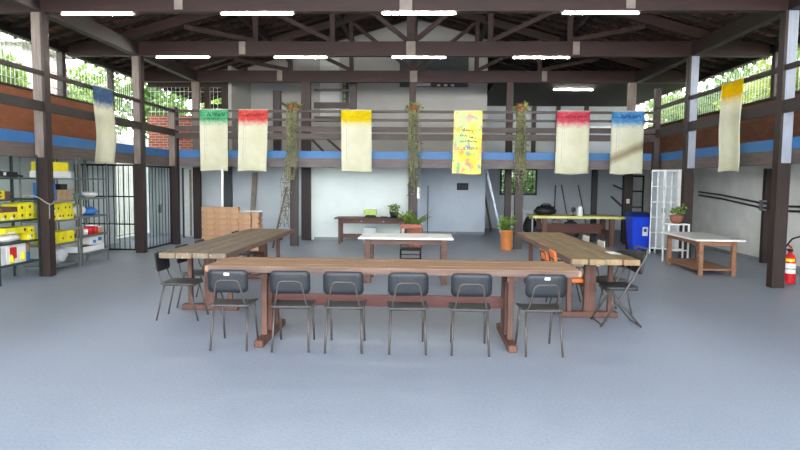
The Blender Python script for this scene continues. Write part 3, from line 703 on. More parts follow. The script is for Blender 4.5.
MB().beam((0,-.32,.06),(0,.32,.045),.1,.09).build('body',M['black'],tt); MB().tube([(0,.3,.04),(0,.5,.02)],.02,8).build('nozzle',M['black'],tt); MB().box((.052,-.02,.03),(.056,.04,.08)).build('tag',M['label'],tt)
# rack 2
t=B('yellow_carton','wide yellow carton lying on a white box, top of the middle shelf','box',10.20,10.80,1.79,1.95,M['yellow'],.3)
B('white_carton','white box under the wide yellow carton, top of middle shelf','box',10.18,10.88,1.67,1.789,M['white'],.32)
B('blue_carton','upright blue box at left of the second middle shelf','box',10.20,10.40,1.27,1.58,M['blue_plastic'],.28)
for i,(a,b) in enumerate(((10.44,10.60),(10.61,10.77),(10.78,10.93))): B('kraft_carton',('left','centre','right')[i]+' kraft carton of three beside the upright blue box','box',a,b,1.27,1.46,M['brown_box'],.28)
B('black_carton','small black case lying on the three kraft cartons','box',10.55,10.75,1.461,1.56,M['black'],.2)
for a,b,z0,z1,l in ((10.18,10.42,.92,1.05,'lower left yellow carton'),(10.43,10.67,.92,1.05,'lower middle yellow carton'),(10.68,10.93,.92,1.05,'lower right yellow carton'),(10.25,10.55,1.051,1.20,'upper left yellow carton'),(10.57,10.90,1.051,1.22,'upper right yellow carton')):
    B('yellow_carton',l+' on the third shelf, right of the first post','box',a,b,z0,z1,M['yellow'],.3,spots=[(.3,.5,.022),(.7,.5,.022)])
for a,b,l in ((10.20,10.44,'left'),(10.45,10.69,'middle'),(10.70,10.93,'right')): B('yellow_carton',l+' of three yellow cartons on the fourth middle shelf','box',a,b,.50,.70,M['yellow'],.3,spots=[(.5,.4,.024)])
for yc,l,mt in ((10.33,'white crumpled sack at left of the lowest middle shelf','white'),(10.66,'greyish sack next to the white one on the lowest shelf','grey_wall')):
    tag(MB().blob((0,0,.15),(.15,.16,.155),None,12,8,.09).build('plastic_sack',M[mt],None,(-6.69,yc,.11)),l,'bag','goods on the metal shelves')
# rack 3
tag(MB().blob((0,0,.05),(.15,.2,.055),None,12,6,.15).build('plastic_bundle',M['teal'],None,(-6.7,11.28,1.285)),'flat teal bundle on the second shelf by the barred gate','bag','goods on the metal shelves')
tag(MB().blob((0,0,.06),(.15,.16,.065),None,12,6,.15).build('plastic_bundle',M['white'],None,(-6.7,11.75,1.285)),'white crumpled bundle at right of the second far shelf','bag','goods on the metal shelves')
tag(MB().blob((0,0,.11),(.16,.19,.12),None,12,7,.12).build('plastic_bundle',M['label'],None,(-6.7,11.28,.935)),'bulging white plastic bag on the third far shelf','bag','goods on the metal shelves')
tag(MB().blob((0,0,.08),(.16,.2,.085),None,12,7,.12).build('plastic_bundle',M['blue_plastic'],None,(-6.7,11.72,.935)),'blue plastic bag next to the bulging white one','bag','goods on the metal shelves')
for yc,r,h,mt,l in ((11.22,.06,.16,'terracotta','orange tub at left of the fourth far shelf'),(11.40,.06,.14,'white','white tub between orange and red ones, far shelf'),(11.57,.07,.19,'red','large red tub on the fourth far shelf'),(11.74,.06,.17,'red','smaller red tub, right of the large red one'),(11.89,.05,.13,'terracotta','orange tub at the right end, fourth far shelf')):
    tt=thing('tub',l,'tub',(-6.60,yc,.57),0,'goods on the metal shelves'); MB().lathe([(r*.85,0),(r,h*.85)],14).build('body',M[mt],tt); MB().lathe([(r*1.06,h*.85),(r*1.06,h*.95),(r*.9,h)],14).build('lid',M['label'] if mt!='white' else M['red'],tt)
t=B('printed_box','white box with blue print on the lowest shelf by the gate','box',11.52,11.95,.36,.52,M['white'],.3,-6.55); 
MB().box((.151,-.15,.03),(.153,-.04,.09)).box((.151,.03,.06),(.153,.16,.13)).build('blue_print',M['blue_plastic'],t)
tt=thing('foam_tray','long white tray on the lowest far shelf under blue printed box','tray',(-6.68,11.5,.25),0); MB().box((-.19,-.38,0),(.19,.38,.02)).box((-.19,-.38,.02),(-.17,.38,.105)).box((.17,-.38,.02),(.19,.38,.105)).box((-.17,-.38,.02),(.17,-.36,.105)).box((-.17,.36,.02),(.17,.38,.105)).build('tray_body',M['white'],tt); MB().box((-.165,-.355,.02),(.165,.355,.06)).build('contents',M['brown_box'],tt)
# rope round the post
pts=[(-6.56,9.62,1.36),(-6.53,9.75,1.38),(-6.44,9.805,1.33),(-6.34,9.805,1.26),(-6.275,9.83,1.22),(-6.275,9.95,1.25),(-6.38,10.01,1.33)]
pp=[]
for i in range(len(pts)-1):
    for k in range(4):
        s_=k/4; pp.append([pts[i][j]*(1-s_)+pts[i+1][j]*s_ for j in range(3)])
pp.append(pts[-1])
tag(MB().tube(pp,.012,7).tube([(-6.275,9.81,1.23),(-6.275,9.805,1.1),(-6.275,9.805,.98)],.01,7).build('rope',M['rope']),'grey rope looped around the nearest left post','rope')

# ------------------------------------------------------------------ barred gates, left back
t=thing('barred_gate','black iron barred gate between shelves and second left post','gate',(-7.2,13.45,0),0)
w=MB()
for i in range(13): w.tube([(-.72+1.42*i/12,0,.06),(-.72+1.42*i/12,0,2.0)],.011,6)
w.build('bars',M['bars_black'],t)
MB().box((-.76,-.015,.03),(.74,.015,.07)).box((-.76,-.015,.62),(.74,.015,.65)).box((-.76,-.015,1.25),(.74,.015,1.28)).box((-.76,-.015,1.96),(.74,.015,2.0)).build('cross_bars',M['bars_black'],t)
for s_ in (-1,1): MB().box((s_*.76-.02,-.02,0),(s_*.76+.02,.02,2.0)).build('stile',M['bars_black'],t)
t=thing('barred_gate','dark barred gate panel between the two farther left posts','gate',(-6.44,14.26,0),PI/2)
w=MB()
for i in range(10): w.tube([(-.78+1.56*i/9,0,.06),(-.78+1.56*i/9,0,1.98)],.010,6)
w.build('bars',M['bars_black'],t); MB().box((-.8,-.015,.03),(.8,.015,.07)).box((-.8,-.015,1.95),(.8,.015,1.99)).build('cross_bars',M['bars_black'],t)
MB().box((.1,-.03,.85),(.2,.03,1.05)).build('lock_box',M['steel'],t)
# panels at back left
t=thing('panel_door','narrow white door leaf in dark frame at the back left corner','door',(-6.72,17.0,0),0)
MB().box((-.17,-.02,.03),(.17,.02,1.98)).build('leaf',M['white'],t); MB().box((-.22,-.03,0),(-.17,.03,2.0)).box((.17,-.03,0),(.2,.03,2.0)).build('frame',M['mull'],t); MB().box((-.01,-.03,.05),(.05,-.02,1.96)).build('stile',M['grey_beam'],t)
tag(MB().box((-6.12,17.85,0),(-5.80,17.98,2.2)).build('dark_column',M['darkgrey']),'dark grey column behind the pile of clay bricks','column')
tag(MB().beam((-5.13,17.6,0),(-5.1,17.95,1.9),.15,.04).build('leaning_board',M['grey_beam']),'weathered board leaning on the grey wall behind the bricks','board')
tag(MB().tube([(-4.99,14.6,0),(-4.96,14.6,1.99)],.035,8).build('white_pole',M['white']),'white pole standing up behind the brick pile','pole')
tag(MB().tube([(-3.72,14.6,0),(-3.46,15.0,1.5)],.025,8).build('leaning_stick',M['bark']),'thin dark stick leaning beside the left vine post','stick')

# ------------------------------------------------------------------ pile of clay bricks
def one_brick(L=.279,D=.19,H=.129):
    m=MB().box((-L/2+.004,-D/2+.045,0),(L/2-.004,D/2-.045,H*.16)); 
    for i in range(3):
        z0=H*(.16+.28*i); m.box((-L/2,-D/2+.03,z0),(L/2,D/2-.03,z0+H*.14)); m.box((-L/2,-D/2,z0+H*.14),(L/2,D/2,z0+H*.28))
    return m
bm=one_brick(); br0=None; rows=('bottom','second','third','fourth','fifth','sixth','seventh','top'); colsn=('first','second','third','fourth')
rnd=random.Random(5)
for r in range(8):
    for c_ in range(4):
        if (r==7 and c_==3): continue
        x=-4.95+c_*.283+rnd.uniform(-.002,.002); y=13.6+rnd.uniform(-.012,.012); l='hollow clay brick, %s course from the ground, %s from the left in pile'%(rows[r],colsn[c_])
        if br0 is None: br0=bm.build('clay_brick',M['brickblock']); o=br0
        else: o=br0.copy(); COL.objects.link(o)
        o.location=(x,y,r*.1305); o.rotation_euler=(0,0,rnd.uniform(-.03,.03)); tag(o,l,'brick','pile of clay bricks')
for r in range(7):
    o=br0.copy(); COL.objects.link(o); o.location=(-3.86,13.72+rnd.uniform(-.01,.01),r*.1305); o.rotation_euler=(0,0,PI/2+rnd.uniform(-.03,.03)); tag(o,'crosswise clay brick at the right end of the pile, %s course from the ground'%rows[r],'brick','pile of clay bricks')
tag(MB().tube([(-4.25,13.62,.93+.02),(-3.72,13.62,.955)],.013,7).build('white_rod',M['white']),'short white rod lying on the right end of the brick pile','rod')

# ------------------------------------------------------------------ blue bin, locker, plant stand
t=thing('wheelie_bin','bright blue wheeled bin with dark lid and white sticker','bin',(5.31,15.0,0),0)
v=[(-.2,-.2,.06),(.2,-.2,.06),(.2,.2,.06),(-.2,.2,.06),(-.26,-.26,.86),(.26,-.26,.86),(.26,.26,.86),(-.26,.26,.86)]
MB().add(v,[(3,2,1,0),(4,5,6,7),(0,1,5,4),(1,2,6,5),(2,3,7,6),(3,0,4,7)]).build('body',M['bin'],t)
MB().box((-.275,-.28,.82),(.275,.27,.862),bev=.01).build('rim',M['bin'],t)
v=[(-.28,-.29,.864),(.28,-.29,.864),(.28,.29,.864),(-.28,.29,.864),(-.25,-.2,.94),(.25,-.2,.94),(.25,.27,.97),(-.25,.27,.97)]
MB().add(v,[(3,2,1,0),(4,5,6,7),(0,1,5,4),(1,2,6,5),(2,3,7,6),(3,0,4,7)]).build('lid',M['bin_lid'],t)
s=MB().add([(.0,-.228,.40),(.13,-.228,.40),(.13,-.243,.62),(.0,-.243,.62)],[(0,1,2,3)]).build('sticker',M['label'],t)
MB().add([(.03,-.237,.50),(.10,-.237,.50),(.10,-.2435,.58),(.03,-.2435,.58)],[(0,1,2,3)]).build('print',M['darkgrey'],s)
for sx in (-1,1): MB().lathe([(.08,-.02),(.09,0),(.08,.02)],16,(0,0,0),Matrix.Translation((sx*.2,.24,.09))@Matrix.Rotation(PI/2,4,'Y')).build('wheel',M['black'],t)
t=thing('mesh_locker','tall white metal locker with barred doors beside the blue bin','locker',(5.80,14.42,0),-.70)
MB().box((-.37,-.2,.12),(-.355,.15,2.0)).box((.355,-.2,.12),(.37,.15,2.0)).box((-.37,.135,.12),(.37,.15,2.0)).box((-.355,-.2,1.97),(.355,.135,2.0)).box((-.355,-.2,.12),(.355,.135,.15)).build('body',M['grey_wall'],t)
for q in range(2):
    d=MB(); xa=-.37+.31*q
    for i in range(3): d.box((xa+.005+i*.1375,-.225,.14),(xa+.03+i*.1375,-.205,1.98))
    for i in range(6): d.box((xa+.005,-.226,.14+i*.363),(xa+.305,-.206,.165+i*.363))
    dd=d.build('door',M['bars_white'],t); MB().box((xa+(.27 if q==0 else .02),-.24,1.0),(xa+(.29 if q==0 else .04),-.226,1.1)).build('handle',M['steel'],dd)
MB().box((.25,-.225,.12),(.37,-.2,2.0)).build('side_panel',M['white'],t)
for sx in (-1,1):
    for sy in (-.185,.135): MB().box((sx*.355-.015,sy-.015,0),(sx*.355+.015,sy+.015,.12)).build('leg',M['white'],t)
t=thing('plant_stand','white metal frame stand carrying a clay pot, behind the workbench','stand',(5.38,13.0,0),0)
for sx in (-1,1):
    for sy in (-1,1): MB().box((sx*.21-.015,sy*.13-.015,0),(sx*.21+.015,sy*.13+.015,.80)).build('leg',M['white'],t)
MB().box((-.225,-.145,.80),(.225,.145,.825)).build('top',M['white'],t); MB().box((-.2,-.14,.25),(.2,-.12,.275)).box((-.2,.12,.25),(.2,.14,.275)).build('rail',M['white'],t)

def leaves(m,rnd,c,rad,n,size,up=.0):
    for i in range(n):
        while True:
            p=Vector((rnd.uniform(-1,1),rnd.uniform(-1,1),rnd.uniform(-1,1)))
            if p.length<1: break
        p=Vector((p.x*rad[0],p.y*rad[1],p.z*rad[2]))+Vector(c); leaf(m,rnd,p,size*rnd.uniform(.6,1.3))
def leaf(m,rnd,p,s,d=None,asp=.45):
    if d is None: d=Vector((rnd.uniform(-1,1),rnd.uniform(-1,1),rnd.uniform(-.8,.6))).normalized()
    q=d.cross(Vector((rnd.uniform(-1,1),rnd.uniform(-1,1),rnd.uniform(-1,1)))).normalized()*s*asp; d=d*s; nrm=d.cross(q).normalized()*s*.12
    m.add([p,p+d*.45+q*.6+nrm,p+d,p+d*.45-q*.6+nrm],[(0,1,2),(0,2,3)])
def blade(m,p,az,L,lean,w,droop):
    # strap leaf curving outward
    P=[];n=6; d=Vector((math.cos(az),math.sin(az),0)); sd=Vector((-d.y,d.x,0))
    for i in range(n+1):
        s_=i/n; q=Vector(p)+d*(L*lean*s_)+Vector((0,0,L*(s_*(1-droop*s_)))); ww=w*math.sin(PI*(.12+.86*s_))
        P.append((q-sd*ww,q+sd*ww))
    vs=[v for a in P for v in a]; fs=[(2*i,2*i+1,2*i+3,2*i+2) for i in range(n)]; m.add(vs,fs,None,True)
# clay pot on the stand
rnd=random.Random(11)
t=thing('potted_plant','small leafy plant in brown clay bowl on the white stand','potted plant',(5.38,13.0,.825),0)
MB().lathe([(.07,0),(.12,.06),(.145,.17),(.135,.18)],18).build('pot',M['pot_dark'],t); m=MB(); leaves(m,rnd,(0,0,.26),(.12,.12,.1),60,.09); leaves(m,rnd,(.13,0,.38),(.05,.05,.1),18,.08); m.build('foliage',M['leaf_in'],t)
# tall orange pot
t=thing('potted_plant','leafy plant in tall orange cylinder pot by the right vine post','potted plant',(2.05,14.86,0),0)
MB().lathe([(.12,0),(.135,.03),(.15,.46),(.16,.47),(.16,.50),(.14,.50)],22).build('pot',M['terracotta'],t); m=MB(); leaves(m,rnd,(0,0,.68),(.15,.13,.18),110,.16)
for i in range(9): blade(m,(0,0,.48),rnd.uniform(0,6.28),rnd.uniform(.35,.5),.6,.035,.45)
m.build('foliage',M['leaf_in'],t)
# plant by middle vine post
t=thing('potted_plant','spiky long leaved plant in pot at foot of middle vine post','potted plant',(-.22,14.7,0),0)
MB().lathe([(.14,0),(.17,.03),(.2,.5),(.19,.52)],20).build('pot',M['pot_dark'],t); m=MB()
for i in range(24): blade(m,(0,0,.5),rnd.uniform(0,6.28),rnd.uniform(.5,.85),rnd.uniform(.6,1.1),.035,rnd.uniform(.3,.6))
leaves(m,rnd,(-.15,-.05,.8),(.22,.15,.16),70,.12); m.build('foliage',M['leaf_in'],t)
# small plant on desk
t=thing('potted_plant','small plant in black pot at the right end of the brown desk','potted plant',(-.80,16.05,.70),0)
MB().lathe([(.09,0),(.13,.14),(.12,.15)],16).build('pot',M['black'],t); m=MB(); leaves(m,rnd,(0,0,.26),(.15,.12,.12),70,.10); m.build('foliage',M['leaf_in'],t)
# things on the desk
t=thing('fabric_tray','lime green box on a black scale, on the brown desk','box',(-1.44,16.05,.70),0); MB().box((-.17,-.12,.07),(.17,.12,.21),bev=.01).build('box_body',M['green'],t)
v=[(-.17,-.13,0),(.17,-.13,0),(.17,.13,0),(-.17,.13,0),(-.11,-.09,.07),(.11,-.09,.07),(.11,.09,.07),(-.11,.09,.07)]; MB().add(v,[(3,2,1,0),(4,5,6,7),(0,1,5,4),(1,2,6,5),(2,3,7,6),(3,0,4,7)]).build('base',M['black'],t)
tag(MB().box((-1.16,15.95,.70),(-.98,16.1,.73),bev=.008).build('stapler',M['black']),'flat black item lying on the desk beside the lime box','tool')
tag(MB().box((-1.62,16.0,0),(-1.28,16.3,.42),bev=.01).build('crate',M['grey_wall']),'pale grey crate standing under the brown desk','crate')

# ------------------------------------------------------------------ trailing plants on the vine posts
def vine(x,label,seed,zlow,dens,left=0):
    rnd=random.Random(seed); t=thing('trailing_plant',label,'plant',(x,YV-.02,3.43),0,'trailing plants on the gallery posts')
    MB().lathe([(.09,0),(.13,.1),(.125,.12)],16,(0,.09,.0)).build('pot',M['pot_dark'],t)
    m=MB(); leaves(m,rnd,(0,.05,.1),(.2,.18,.13),70,.12)
    st=MB()
    for k in range(dens):
        xx=rnd.uniform(-.13,.13)+left*.04; zl=rnd.uniform(zlow,zlow+1.2)-3.43; yy=rnd.uniform(-.10,-.04); zz=.08; pts=[(xx*.5,yy,.1)]
        while zz>zl:
            zz-=.09; xx+=rnd.uniform(-.02,.02); pts.append((xx,yy+rnd.uniform(-.015,.01),zz)); 
            if rnd.random()<.85: leaf(m,rnd,Vector(pts[-1]),rnd.uniform(.05,.1))
            if rnd.random()<.5: leaf(m,rnd,Vector(pts[-1])+Vector((0,0,.04)),rnd.uniform(.04,.08))
        st.tube(pts,.006,4)
    m.build('foliage',M['vine'],t); st.build('stems',M['vine_dry'],t)
    f=MB(); 
    for i in range(7): f.blob((rnd.uniform(-.1,.1),-.1+rnd.uniform(-.04,.04),.04+rnd.uniform(-.03,.1)),(.035,.035,.035),None,6,4,.2,rnd)
    f.build('blossom',M['bloom'],t)
vine(vine_x[0],'trailing vine with orange blooms on the left plant covered post',21,1.5,17,-1)
vine(vine_x[1],'trailing vine hanging down the middle post behind the white table',22,1.3,15)
vine(vine_x[2],'trailing vine on the post above the tall orange pot',23,1.2,16)
m=MB(); rnd=random.Random(31)
for k in range(7):
    xx=-3.55+k*.03; pts=[(xx,15.0,2.0)]; zz=2.0
    while zz>.55+.12*(k%3): zz-=.1; xx+=rnd.uniform(-.02,.015); pts.append((xx,15.0+rnd.uniform(-.02,.02),zz)); leaf(m,rnd,Vector(pts[-1]),.08)
    m.tube(pts,.007,4)
tag(m.build('dry_vine',M['vine_dry']),'dry grey strands hanging beside the left vine post','plant')

# ------------------------------------------------------------------ fire extinguisher
t=thing('fire_extinguisher','red fire extinguisher with paper label beside nearest right post','fire extinguisher',(6.14,10.25,.02),0)
MB().lathe([(.085,0),(.09,.02),(.09,.40),(.075,.46),(.035,.50),(.03,.53)],22).build('cylinder',M['red'],t)
MB().box((-.025,-.03,.53),(.025,.03,.58)).build('valve',M['black'],t); MB().beam((0,-.02,.6),(.02,.12,.64),.03,.02).build('handle',M['red'],t)
def band(z0,z1,a0,a1,r=.0915):
    m=MB(); n=8; vs=[]
    for i in range(n+1):
        a=a0+(a1-a0)*i/n; vs+= [(r*math.cos(a),r*math.sin(a),z0),(r*math.cos(a),r*math.sin(a),z1)]
    return m.add(vs,[(2*i,2*i+2,2*i+3,2*i+1) for i in range(n)],None,True)
band(.17,.34,-PI*.9,-PI*.25).build('label_sheet',M['label'],t); band(.37,.42,-PI*.9,-PI*.4).build('yellow_sticker',M['yellow'],t)
MB().tube(arc([(-.03,0,.56),(-.12,-.02,.58),(-.10,-.04,.62),(.02,.0,.75),(.22,.02,.80)],.04),.014,7).build('hose',M['black'],t)
w=MB()
for sx in (-1,1):
    w.tube([(sx*.12,-.1,-.02),(sx*.105,0,.25)],.008,6); w.tube([(sx*.12,.1,-.02),(sx*.105,0,.25)],.008,6)
w.tube([(.105*math.cos(2*PI*i/16),.105*math.sin(2*PI*i/16),.25) for i in range(16)],.008,6,closed=True); w.build('stand',M['steel'],t)

# ------------------------------------------------------------------ right wall conduits
for (z0,z1,z2,l) in ((1.47,1.38,1.28,'upper'),(1.38,1.28,1.19,'lower')):
    tag(MB().tube([(7.30,16.3,z0),(7.27,15.0,z0-.06),(7.27,13.35,z1-.1),(7.17,13.2,z1-.1),(7.17,12.95,z1-.1),(7.27,12.6,z2-.05),(7.30,10.5,z2)],.022,8).build('wall_cable',M['black']),l+' black cable running along the whitewashed right wall','cable')
tag(MB().box((7.15,12.96,1.12),(7.219,13.12,1.34)).build('cable_clamp',M['steel']),'grey clamp holding the black cables to the right pillar','clamp')

# ------------------------------------------------------------------ back right clutter
t=thing('ladder','aluminium ladder leaning on the end of the blue white wall','ladder',(0,0,0),0)
for dy in (0,.38): MB().beam((2.55,19.75+dy,0.0),(2.02,19.75+dy,2.15),.03,.07,up=(0,1,0)).build('rail',M['alu'],t)
for i in range(7):
    s_=(i+.7)/7.4; MB().tube([(2.55-.53*s_,19.75,2.15*s_),(2.55-.53*s_,20.13,2.15*s_)],.014,8).build('rung',M['alu'],t)
for i,(x0,y,zt,mt,l) in enumerate(((2.28,20.5,1.5,'mull','dark plank leaning in the corner behind the ladder, shorter one'),(2.36,20.8,1.75,'grey_beam','grey plank leaning in the corner behind the ladder, taller one'))):
    tag(MB().beam((x0,y,0),(2.0,y,zt),.12,.03,up=(1,0,0)).build('leaning_plank',M[mt]),l,'plank')
t=thing('metal_frame_stand','white metal frame stand behind the right vine post','stand',(2.82,17.6,0),0)
for sx in (-1,1):
    for sy in (-1,1): MB().box((sx*.3-.02,sy*.22-.02,0),(sx*.3+.02,sy*.22+.02,.83)).build('leg',M['white'],t)
MB().box((-.32,-.24,.83),(.32,.24,.86)).build('top',M['white'],t)
t=thing('spray_bottle','small white bottle on the white frame stand','bottle',(2.84,17.6,.86),0); MB().lathe([(.05,0),(.05,.09),(.02,.13)],12).build('body',M['white'],t); MB().lathe([(.022,.13),(.022,.16)],10).build('cap',M['label'],t)
t=thing('white_bottle','white bottle standing on the yellow edged work table','bottle',(4.14,16.1,.80),0); MB().lathe([(.07,0),(.075,.01),(.075,.2),(.05,.235)],16).build('body',M['white'],t); MB().lathe([(.045,.235),(.045,.275)],14).build('cap',M['label'],t)
t=thing('hand_mirror','small dark round gadget on the work table left of white bottle','gadget',(3.97,16.15,.80),0); MB().lathe([(.06,0),(.06,.015)],14).build('base',M['black'],t); MB().tube([(0,0,.015),(0,0,.1)],.012,8).build('stem',M['black'],t); MB().blob((0,0,.16),(.065,.03,.07),None,14,8,0).build('head',M['black'],t)
t=thing('black_bag','slouching black bag on the left of the work table','bag',(3.28,16.4,.80),0); MB().blob((0,0,.12),(.3,.2,.14),None,16,8,.1).build('sack',M['black'],t); MB().tube(arc([(-.15,-.05,.18),(-.1,-.05,.3),(.12,-.05,.3),(.16,-.05,.18)],.06),.015,8).build('strap',M['black'],t)
for x,y,r,mt,l in ((3.45,17.6,(.24,.2,.25),'blue_plastic','blue bundle on the floor behind the work table'),(3.85,17.55,(.2,.2,.3),'label','pale sack on the floor behind the work table'),(4.3,17.7,(.25,.2,.3),'darkgrey','dark grey sack on the floor behind the work table'),(3.15,17.9,(.2,.2,.35),'black','black sack on the floor behind the white frame stand')):
    tag(MB().blob((0,0,r[2]*.97),r,None,14,9,.1).build('sack',M[mt],None,(x,y,0)),l,'bag','sacks behind the work table')
for x0,x1,l in ((4.62,4.74,'leftmost'),(5.18,4.95,'middle'),(5.8,5.55,'rightmost')): tag(MB().tube([(x0,21.5,0),(x1,21.96,1.6)],.02,7).build('broom_handle',M['bark']),l+' thin rod leaning on the back wall behind the work table','rod')
tag(MB().box((4.78,17.3,0),(4.92,17.44,2.2)).build('steel_column',M['black']),'thin black column behind the white bottle','column')
t=thing('coat_rack','dark metal rack with square frames behind the blue bin','rack',(5.95,17.4,0),0)
for sx in (-.28,.28): MB().box((sx-.02,-.02,0),(sx+.02,.02,1.9)).build('upright',M['black'],t)
for zz in (1.0,1.45,1.88): MB().box((-.28,-.02,zz-.02),(.28,.02,zz+.02)).build('cross_bar',M['black'],t)
MB().beam((-.28,0,1.0),(-.7,-.3,1.3),.04,.04).build('arm',M['darkgrey'],t); MB().beam((-.28,0,1.5),(-.62,-.2,1.62),.04,.04).build('arm',M['darkgrey'],t)
t=thing('switch_box','pale socket box on the dark post left of blue bin','socket',(5.57,16.66,1.13),0); MB().box((-.04,-.02,0),(.04,.015,.12),bev=.004).build('case',M['label'],t); MB().box((-.015,-.024,.03),(.015,-.02,.09)).build('rocker',M['grey_wall'],t)
t=thing('switch_box','pale socket box on the back of the middle vine post','socket',(-.14,15.09,1.25),0); MB().box((-.04,-.02,0),(.04,.015,.28),bev=.004).build('case',M['label'],t); MB().box((-.015,-.024,.1),(.015,-.02,.16)).build('rocker',M['grey_wall'],t)
# vent / panel on blue wall with drawn cable
t=thing('wall_vent','black louvred box mounted on the cold white wall','vent',(1.22,19.28,1.42),0); MB().box((-.18,-.05,0),(.18,.02,.22),bev=.008).build('case',M['black'],t)
for i in range(3): MB().box((-.15+.1*i+.01,-.056,.04),(-.06+.1*i,-.05,.18)).build('louvre',M['darkgrey'],t)
tag(MB().tube([(1.10,19.285,1.42),(1.08,19.285,1.1),(1.2,19.285,.95),(1.34,19.285,1.1),(1.33,19.285,1.35)],.007,6).build('loose_cable',M['grey_wall']),'thin pale cable looping under the black louvred box','cable')
tag(MB().tube([(.12,19.0,0),(.12,19.27,1.55)],.012,7).build('thin_stick',M['black']),'thin black stick leaning on the cold white wall','stick')

# ------------------------------------------------------------------ upper level details
t=thing('loft_hatch','dark grey panel with pale strip high on the gable wall','panel',(.26,19.27,4.66),0)
MB().box((-1.08,-.05,0),(1.08,.02,1.0)).build('panel',M['darkgrey'],t); MB().box((-.6,-.07,.02),(-.1,-.05,.16)).build('pale_strip',M['label'],t)
for i in range(3): MB().box((.1+.22*i,-.07,.02),(.2+.22*i,-.05,.08)).build('small_light',M['label'],t)
t=thing('loft_window','narrow green framed window high on the back wall','window',(-2.54,19.28,4.05),0); MB().box((-.1,-.03,0),(.1,.02,.85)).build('frame',M['frame_green'],t)
for i in range(4): MB().box((-.07,-.036,.05+.2*i),(.0,-.03,.2+.2*i)).build('pane',M['pane'],t)
t=thing('landing_railing','dark timber landing railing behind the yellow dyed banner','railing',(0,17.3,FZ1),0)
MB().box((-2.17,0,0),(-1.97,.15,2.1)).build('newel_post',M['post_low'],t); MB().box((-3.2,.03,1.82),(-2.17,.09,1.88)).build('top_rail',M['rail_x'],t); MB().box((-3.2,.03,1.33),(-2.17,.09,1.5)).build('middle_rail',M['rail_x'],t); MB().box((-3.2,.03,.95),(-2.17,.09,1.1)).build('middle_rail',M['rail_x'],t)
for a,b in ((-3.3,-2.85),(-2.85,-2.3)): MB().beam((a,.06,.48),(b,.06,.02),.06,.10,up=(0,1,0)).build('brace',M['rail_x'],t)
t=thing('braced_stub_post','short dark braced post above the coral dyed banner','post',(-4.28,17.4,FZ1),0); MB().box((-.11,-.07,0),(.11,.07,1.83)).build('shaft',M['post_low'],t); MB().beam((.1,0,1.5),(.42,0,1.3),.07,.08,up=(0,1,0)).build('brace',M['rail_x'],t)
up_=MB()
for x in (3.9,4.75,5.75): tag(MB().box((x-.07,21.85,FZ1),(x+.07,21.98,4.40)).build('wall_batten',M['mull']),{3.9:'dark upright batten on upper back wall left of crimson banner',4.75:'dark upright batten on the upper back wall between crimson and blue banners',5.75:'dark upright batten on the upper back wall right of blue banner'}[x],'batten')
tag(MB().tube([(4.0,15.075,3.044),(5.36,15.075,3.044)],.022,8).build('white_pipe',M['white']),'short white pipe sticking out behind the blue dyed banner','pipe')
# sheet of paper on the right table
tag(MB().box((2.28,7.35,.801),(2.40,7.62,.803)).build('paper_sheet',M['label']),'white sheet of paper near the corner of the right plank table','paper')

# ------------------------------------------------------------------ outside: trees and neighbour house
def tree(label,x,y,zc,r,h,mat,seed,n):
    rnd=random.Random(seed); t=thing('tree',label,'tree',(x,y,-.03),0,'trees outside the gallery windows')
    MB().tube([(0,0,0),(.1,.05,zc*.5),(0,0,zc)],[.16,.12,.07],8).build('trunk',M['bark'],t)
    m=MB()
    for k in range(9):
        c=(rnd.uniform(-.7,.7)*r,rnd.uniform(-.7,.7)*r,zc+rnd.uniform(-.6,.7)*h); leaves(m,rnd,c,(r*.55,r*.55,h*.42),n//9,.27)
    m.build('crown',mat,t)
k=0
for (x,y,zc,r,h,m_) in ((-11.3,11.0,3.6,1.5,1.6,'leaf_c'),(-10.4,12.9,3.2,1.1,1.3,'leaf_a'),(-12.0,18.2,3.9,1.7,2.0,'leaf_b'),(-12.3,21.4,4.1,1.9,2.2,'leaf_a'),(-10.4,24.0,4.0,1.9,2.0,'leaf_b'),(-7.4,25.9,3.9,1.9,1.8,'leaf_a')):
    tree(('nearest','second','third','fourth','fifth','last')[k]+' leafy tree along the left side, seen through white bars',x,y,zc,r,h,M[m_],40+k,3000); k+=1
k=0
for (x,y,zc,r,h,m_) in ((10.6,13.2,4.0,1.5,1.6,'leaf_c'),(10.9,15.8,4.2,1.6,1.6,'leaf_a'),(10.6,18.6,4.0,1.6,1.6,'leaf_c'),(11.0,21.6,4.2,1.7,1.6,'leaf_b'),(10.8,25.0,4.1,1.8,1.7,'leaf_a'),(11.5,28.5,4.2,1.8,1.7,'leaf_b')):
    tree(('nearest','second','third','fourth','fifth','last')[k]+' leafy tree along the right side, beyond the window mesh',x,y,zc,r,h,M[m_],60+k,2600); k+=1
tree('garden shrub tree behind the small paned back window',3.6,24.2,1.6,1.4,1.3,M['leaf_b'],80,1100)
t=thing('neighbour_house','pale eave of a neighbouring house in the top left corner','house',(-11.2,14.9,0),0)
MB().box((-1.6,-.6,-.03),(1.5,1.0,4.87)).build('wall',M['garden_wall'],t); MB().box((-1.9,-.9,4.87),(1.78,1.2,5.1)).build('eave',M['eave'],t)
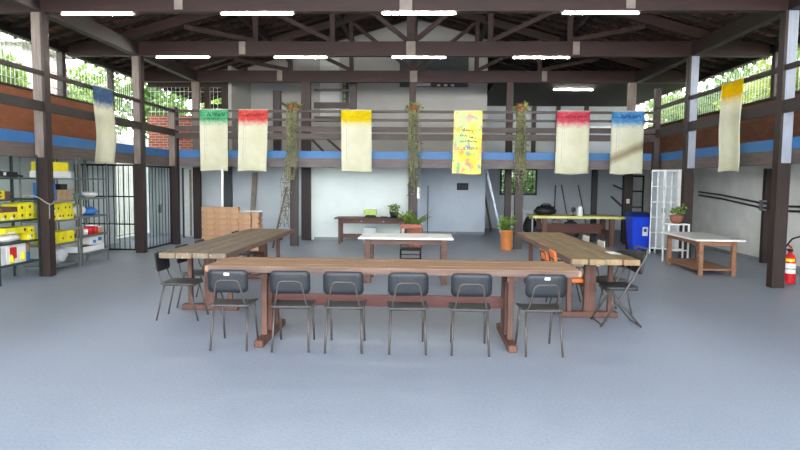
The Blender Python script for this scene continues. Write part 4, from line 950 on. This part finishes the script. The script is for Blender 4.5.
v=[(-1.9,-.9,5.1),(1.78,-.9,5.1),(1.78,1.2,5.1),(-1.9,1.2,5.1),(-1.9,.15,5.7),(1.78,.15,5.7)]; MB().add(v,[(0,1,5,4),(2,3,4,5),(1,2,5),(3,0,4),(3,2,1,0)]).build('roof',M['tiles'],t)
tag(MB().box((-8.55,13.45,-.03),(-8.24,13.7,4.3),bev=.01).build('rendered_pillar',M['pink']),'pink rendered pillar just outside the left gallery windows','pillar')

# ------------------------------------------------------------------ camera, light, view
cam=bpy.data.cameras.new('camera'); co_=bpy.data.objects.new('camera',cam); COL.objects.link(co_); S.camera=co_
cam.sensor_width=36; cam.lens=27.0; cam.clip_end=200
p,yw,ro=.0712,.0399,.0093
fw=Vector((-math.sin(yw)*math.cos(p),math.cos(yw)*math.cos(p),-math.sin(p))); r0=Vector((math.cos(yw),math.sin(yw),0)); u0=r0.cross(fw)
ri=r0*math.cos(ro)+u0*math.sin(ro); u=ri.cross(fw)
co_.matrix_world=Matrix(((ri.x,u.x,-fw.x,0),(ri.y,u.y,-fw.y,0),(ri.z,u.z,-fw.z,1.65),(0,0,0,1)))
W=bpy.data.worlds.new('world'); S.world=W; W.use_nodes=True; nt=W.node_tree; bg=nt.nodes['Background']
tc=nt.nodes.new('ShaderNodeTexCoord'); sp_=nt.nodes.new('ShaderNodeSeparateXYZ'); rp=nt.nodes.new('ShaderNodeValToRGB')
nt.links.new(tc.outputs['Generated'],sp_.inputs[0]); nt.links.new(sp_.outputs[2],rp.inputs[0])
e=rp.color_ramp.elements; e[0].position=0; e[0].color=(1.25,1.29,1.32,1); e[1].position=.75; e[1].color=(.50,.58,.70,1)
nt.links.new(rp.outputs[0],bg.inputs[0]); bg.inputs[1].default_value=3.1
sun=bpy.data.lights.new('sun','SUN'); sun.energy=1.6; sun.angle=math.radians(3); sun.color=(1,.95,.85); so=bpy.data.objects.new('sun',sun); COL.objects.link(so)
so.rotation_euler=Vector((-.25,-.75,-1.15)).to_track_quat('-Z','Y').to_euler()
S.view_settings.view_transform='Standard'; S.view_settings.look='None'; S.view_settings.gamma=1; S.view_settings.use_curve_mapping=False
S.view_settings.exposure=1.65
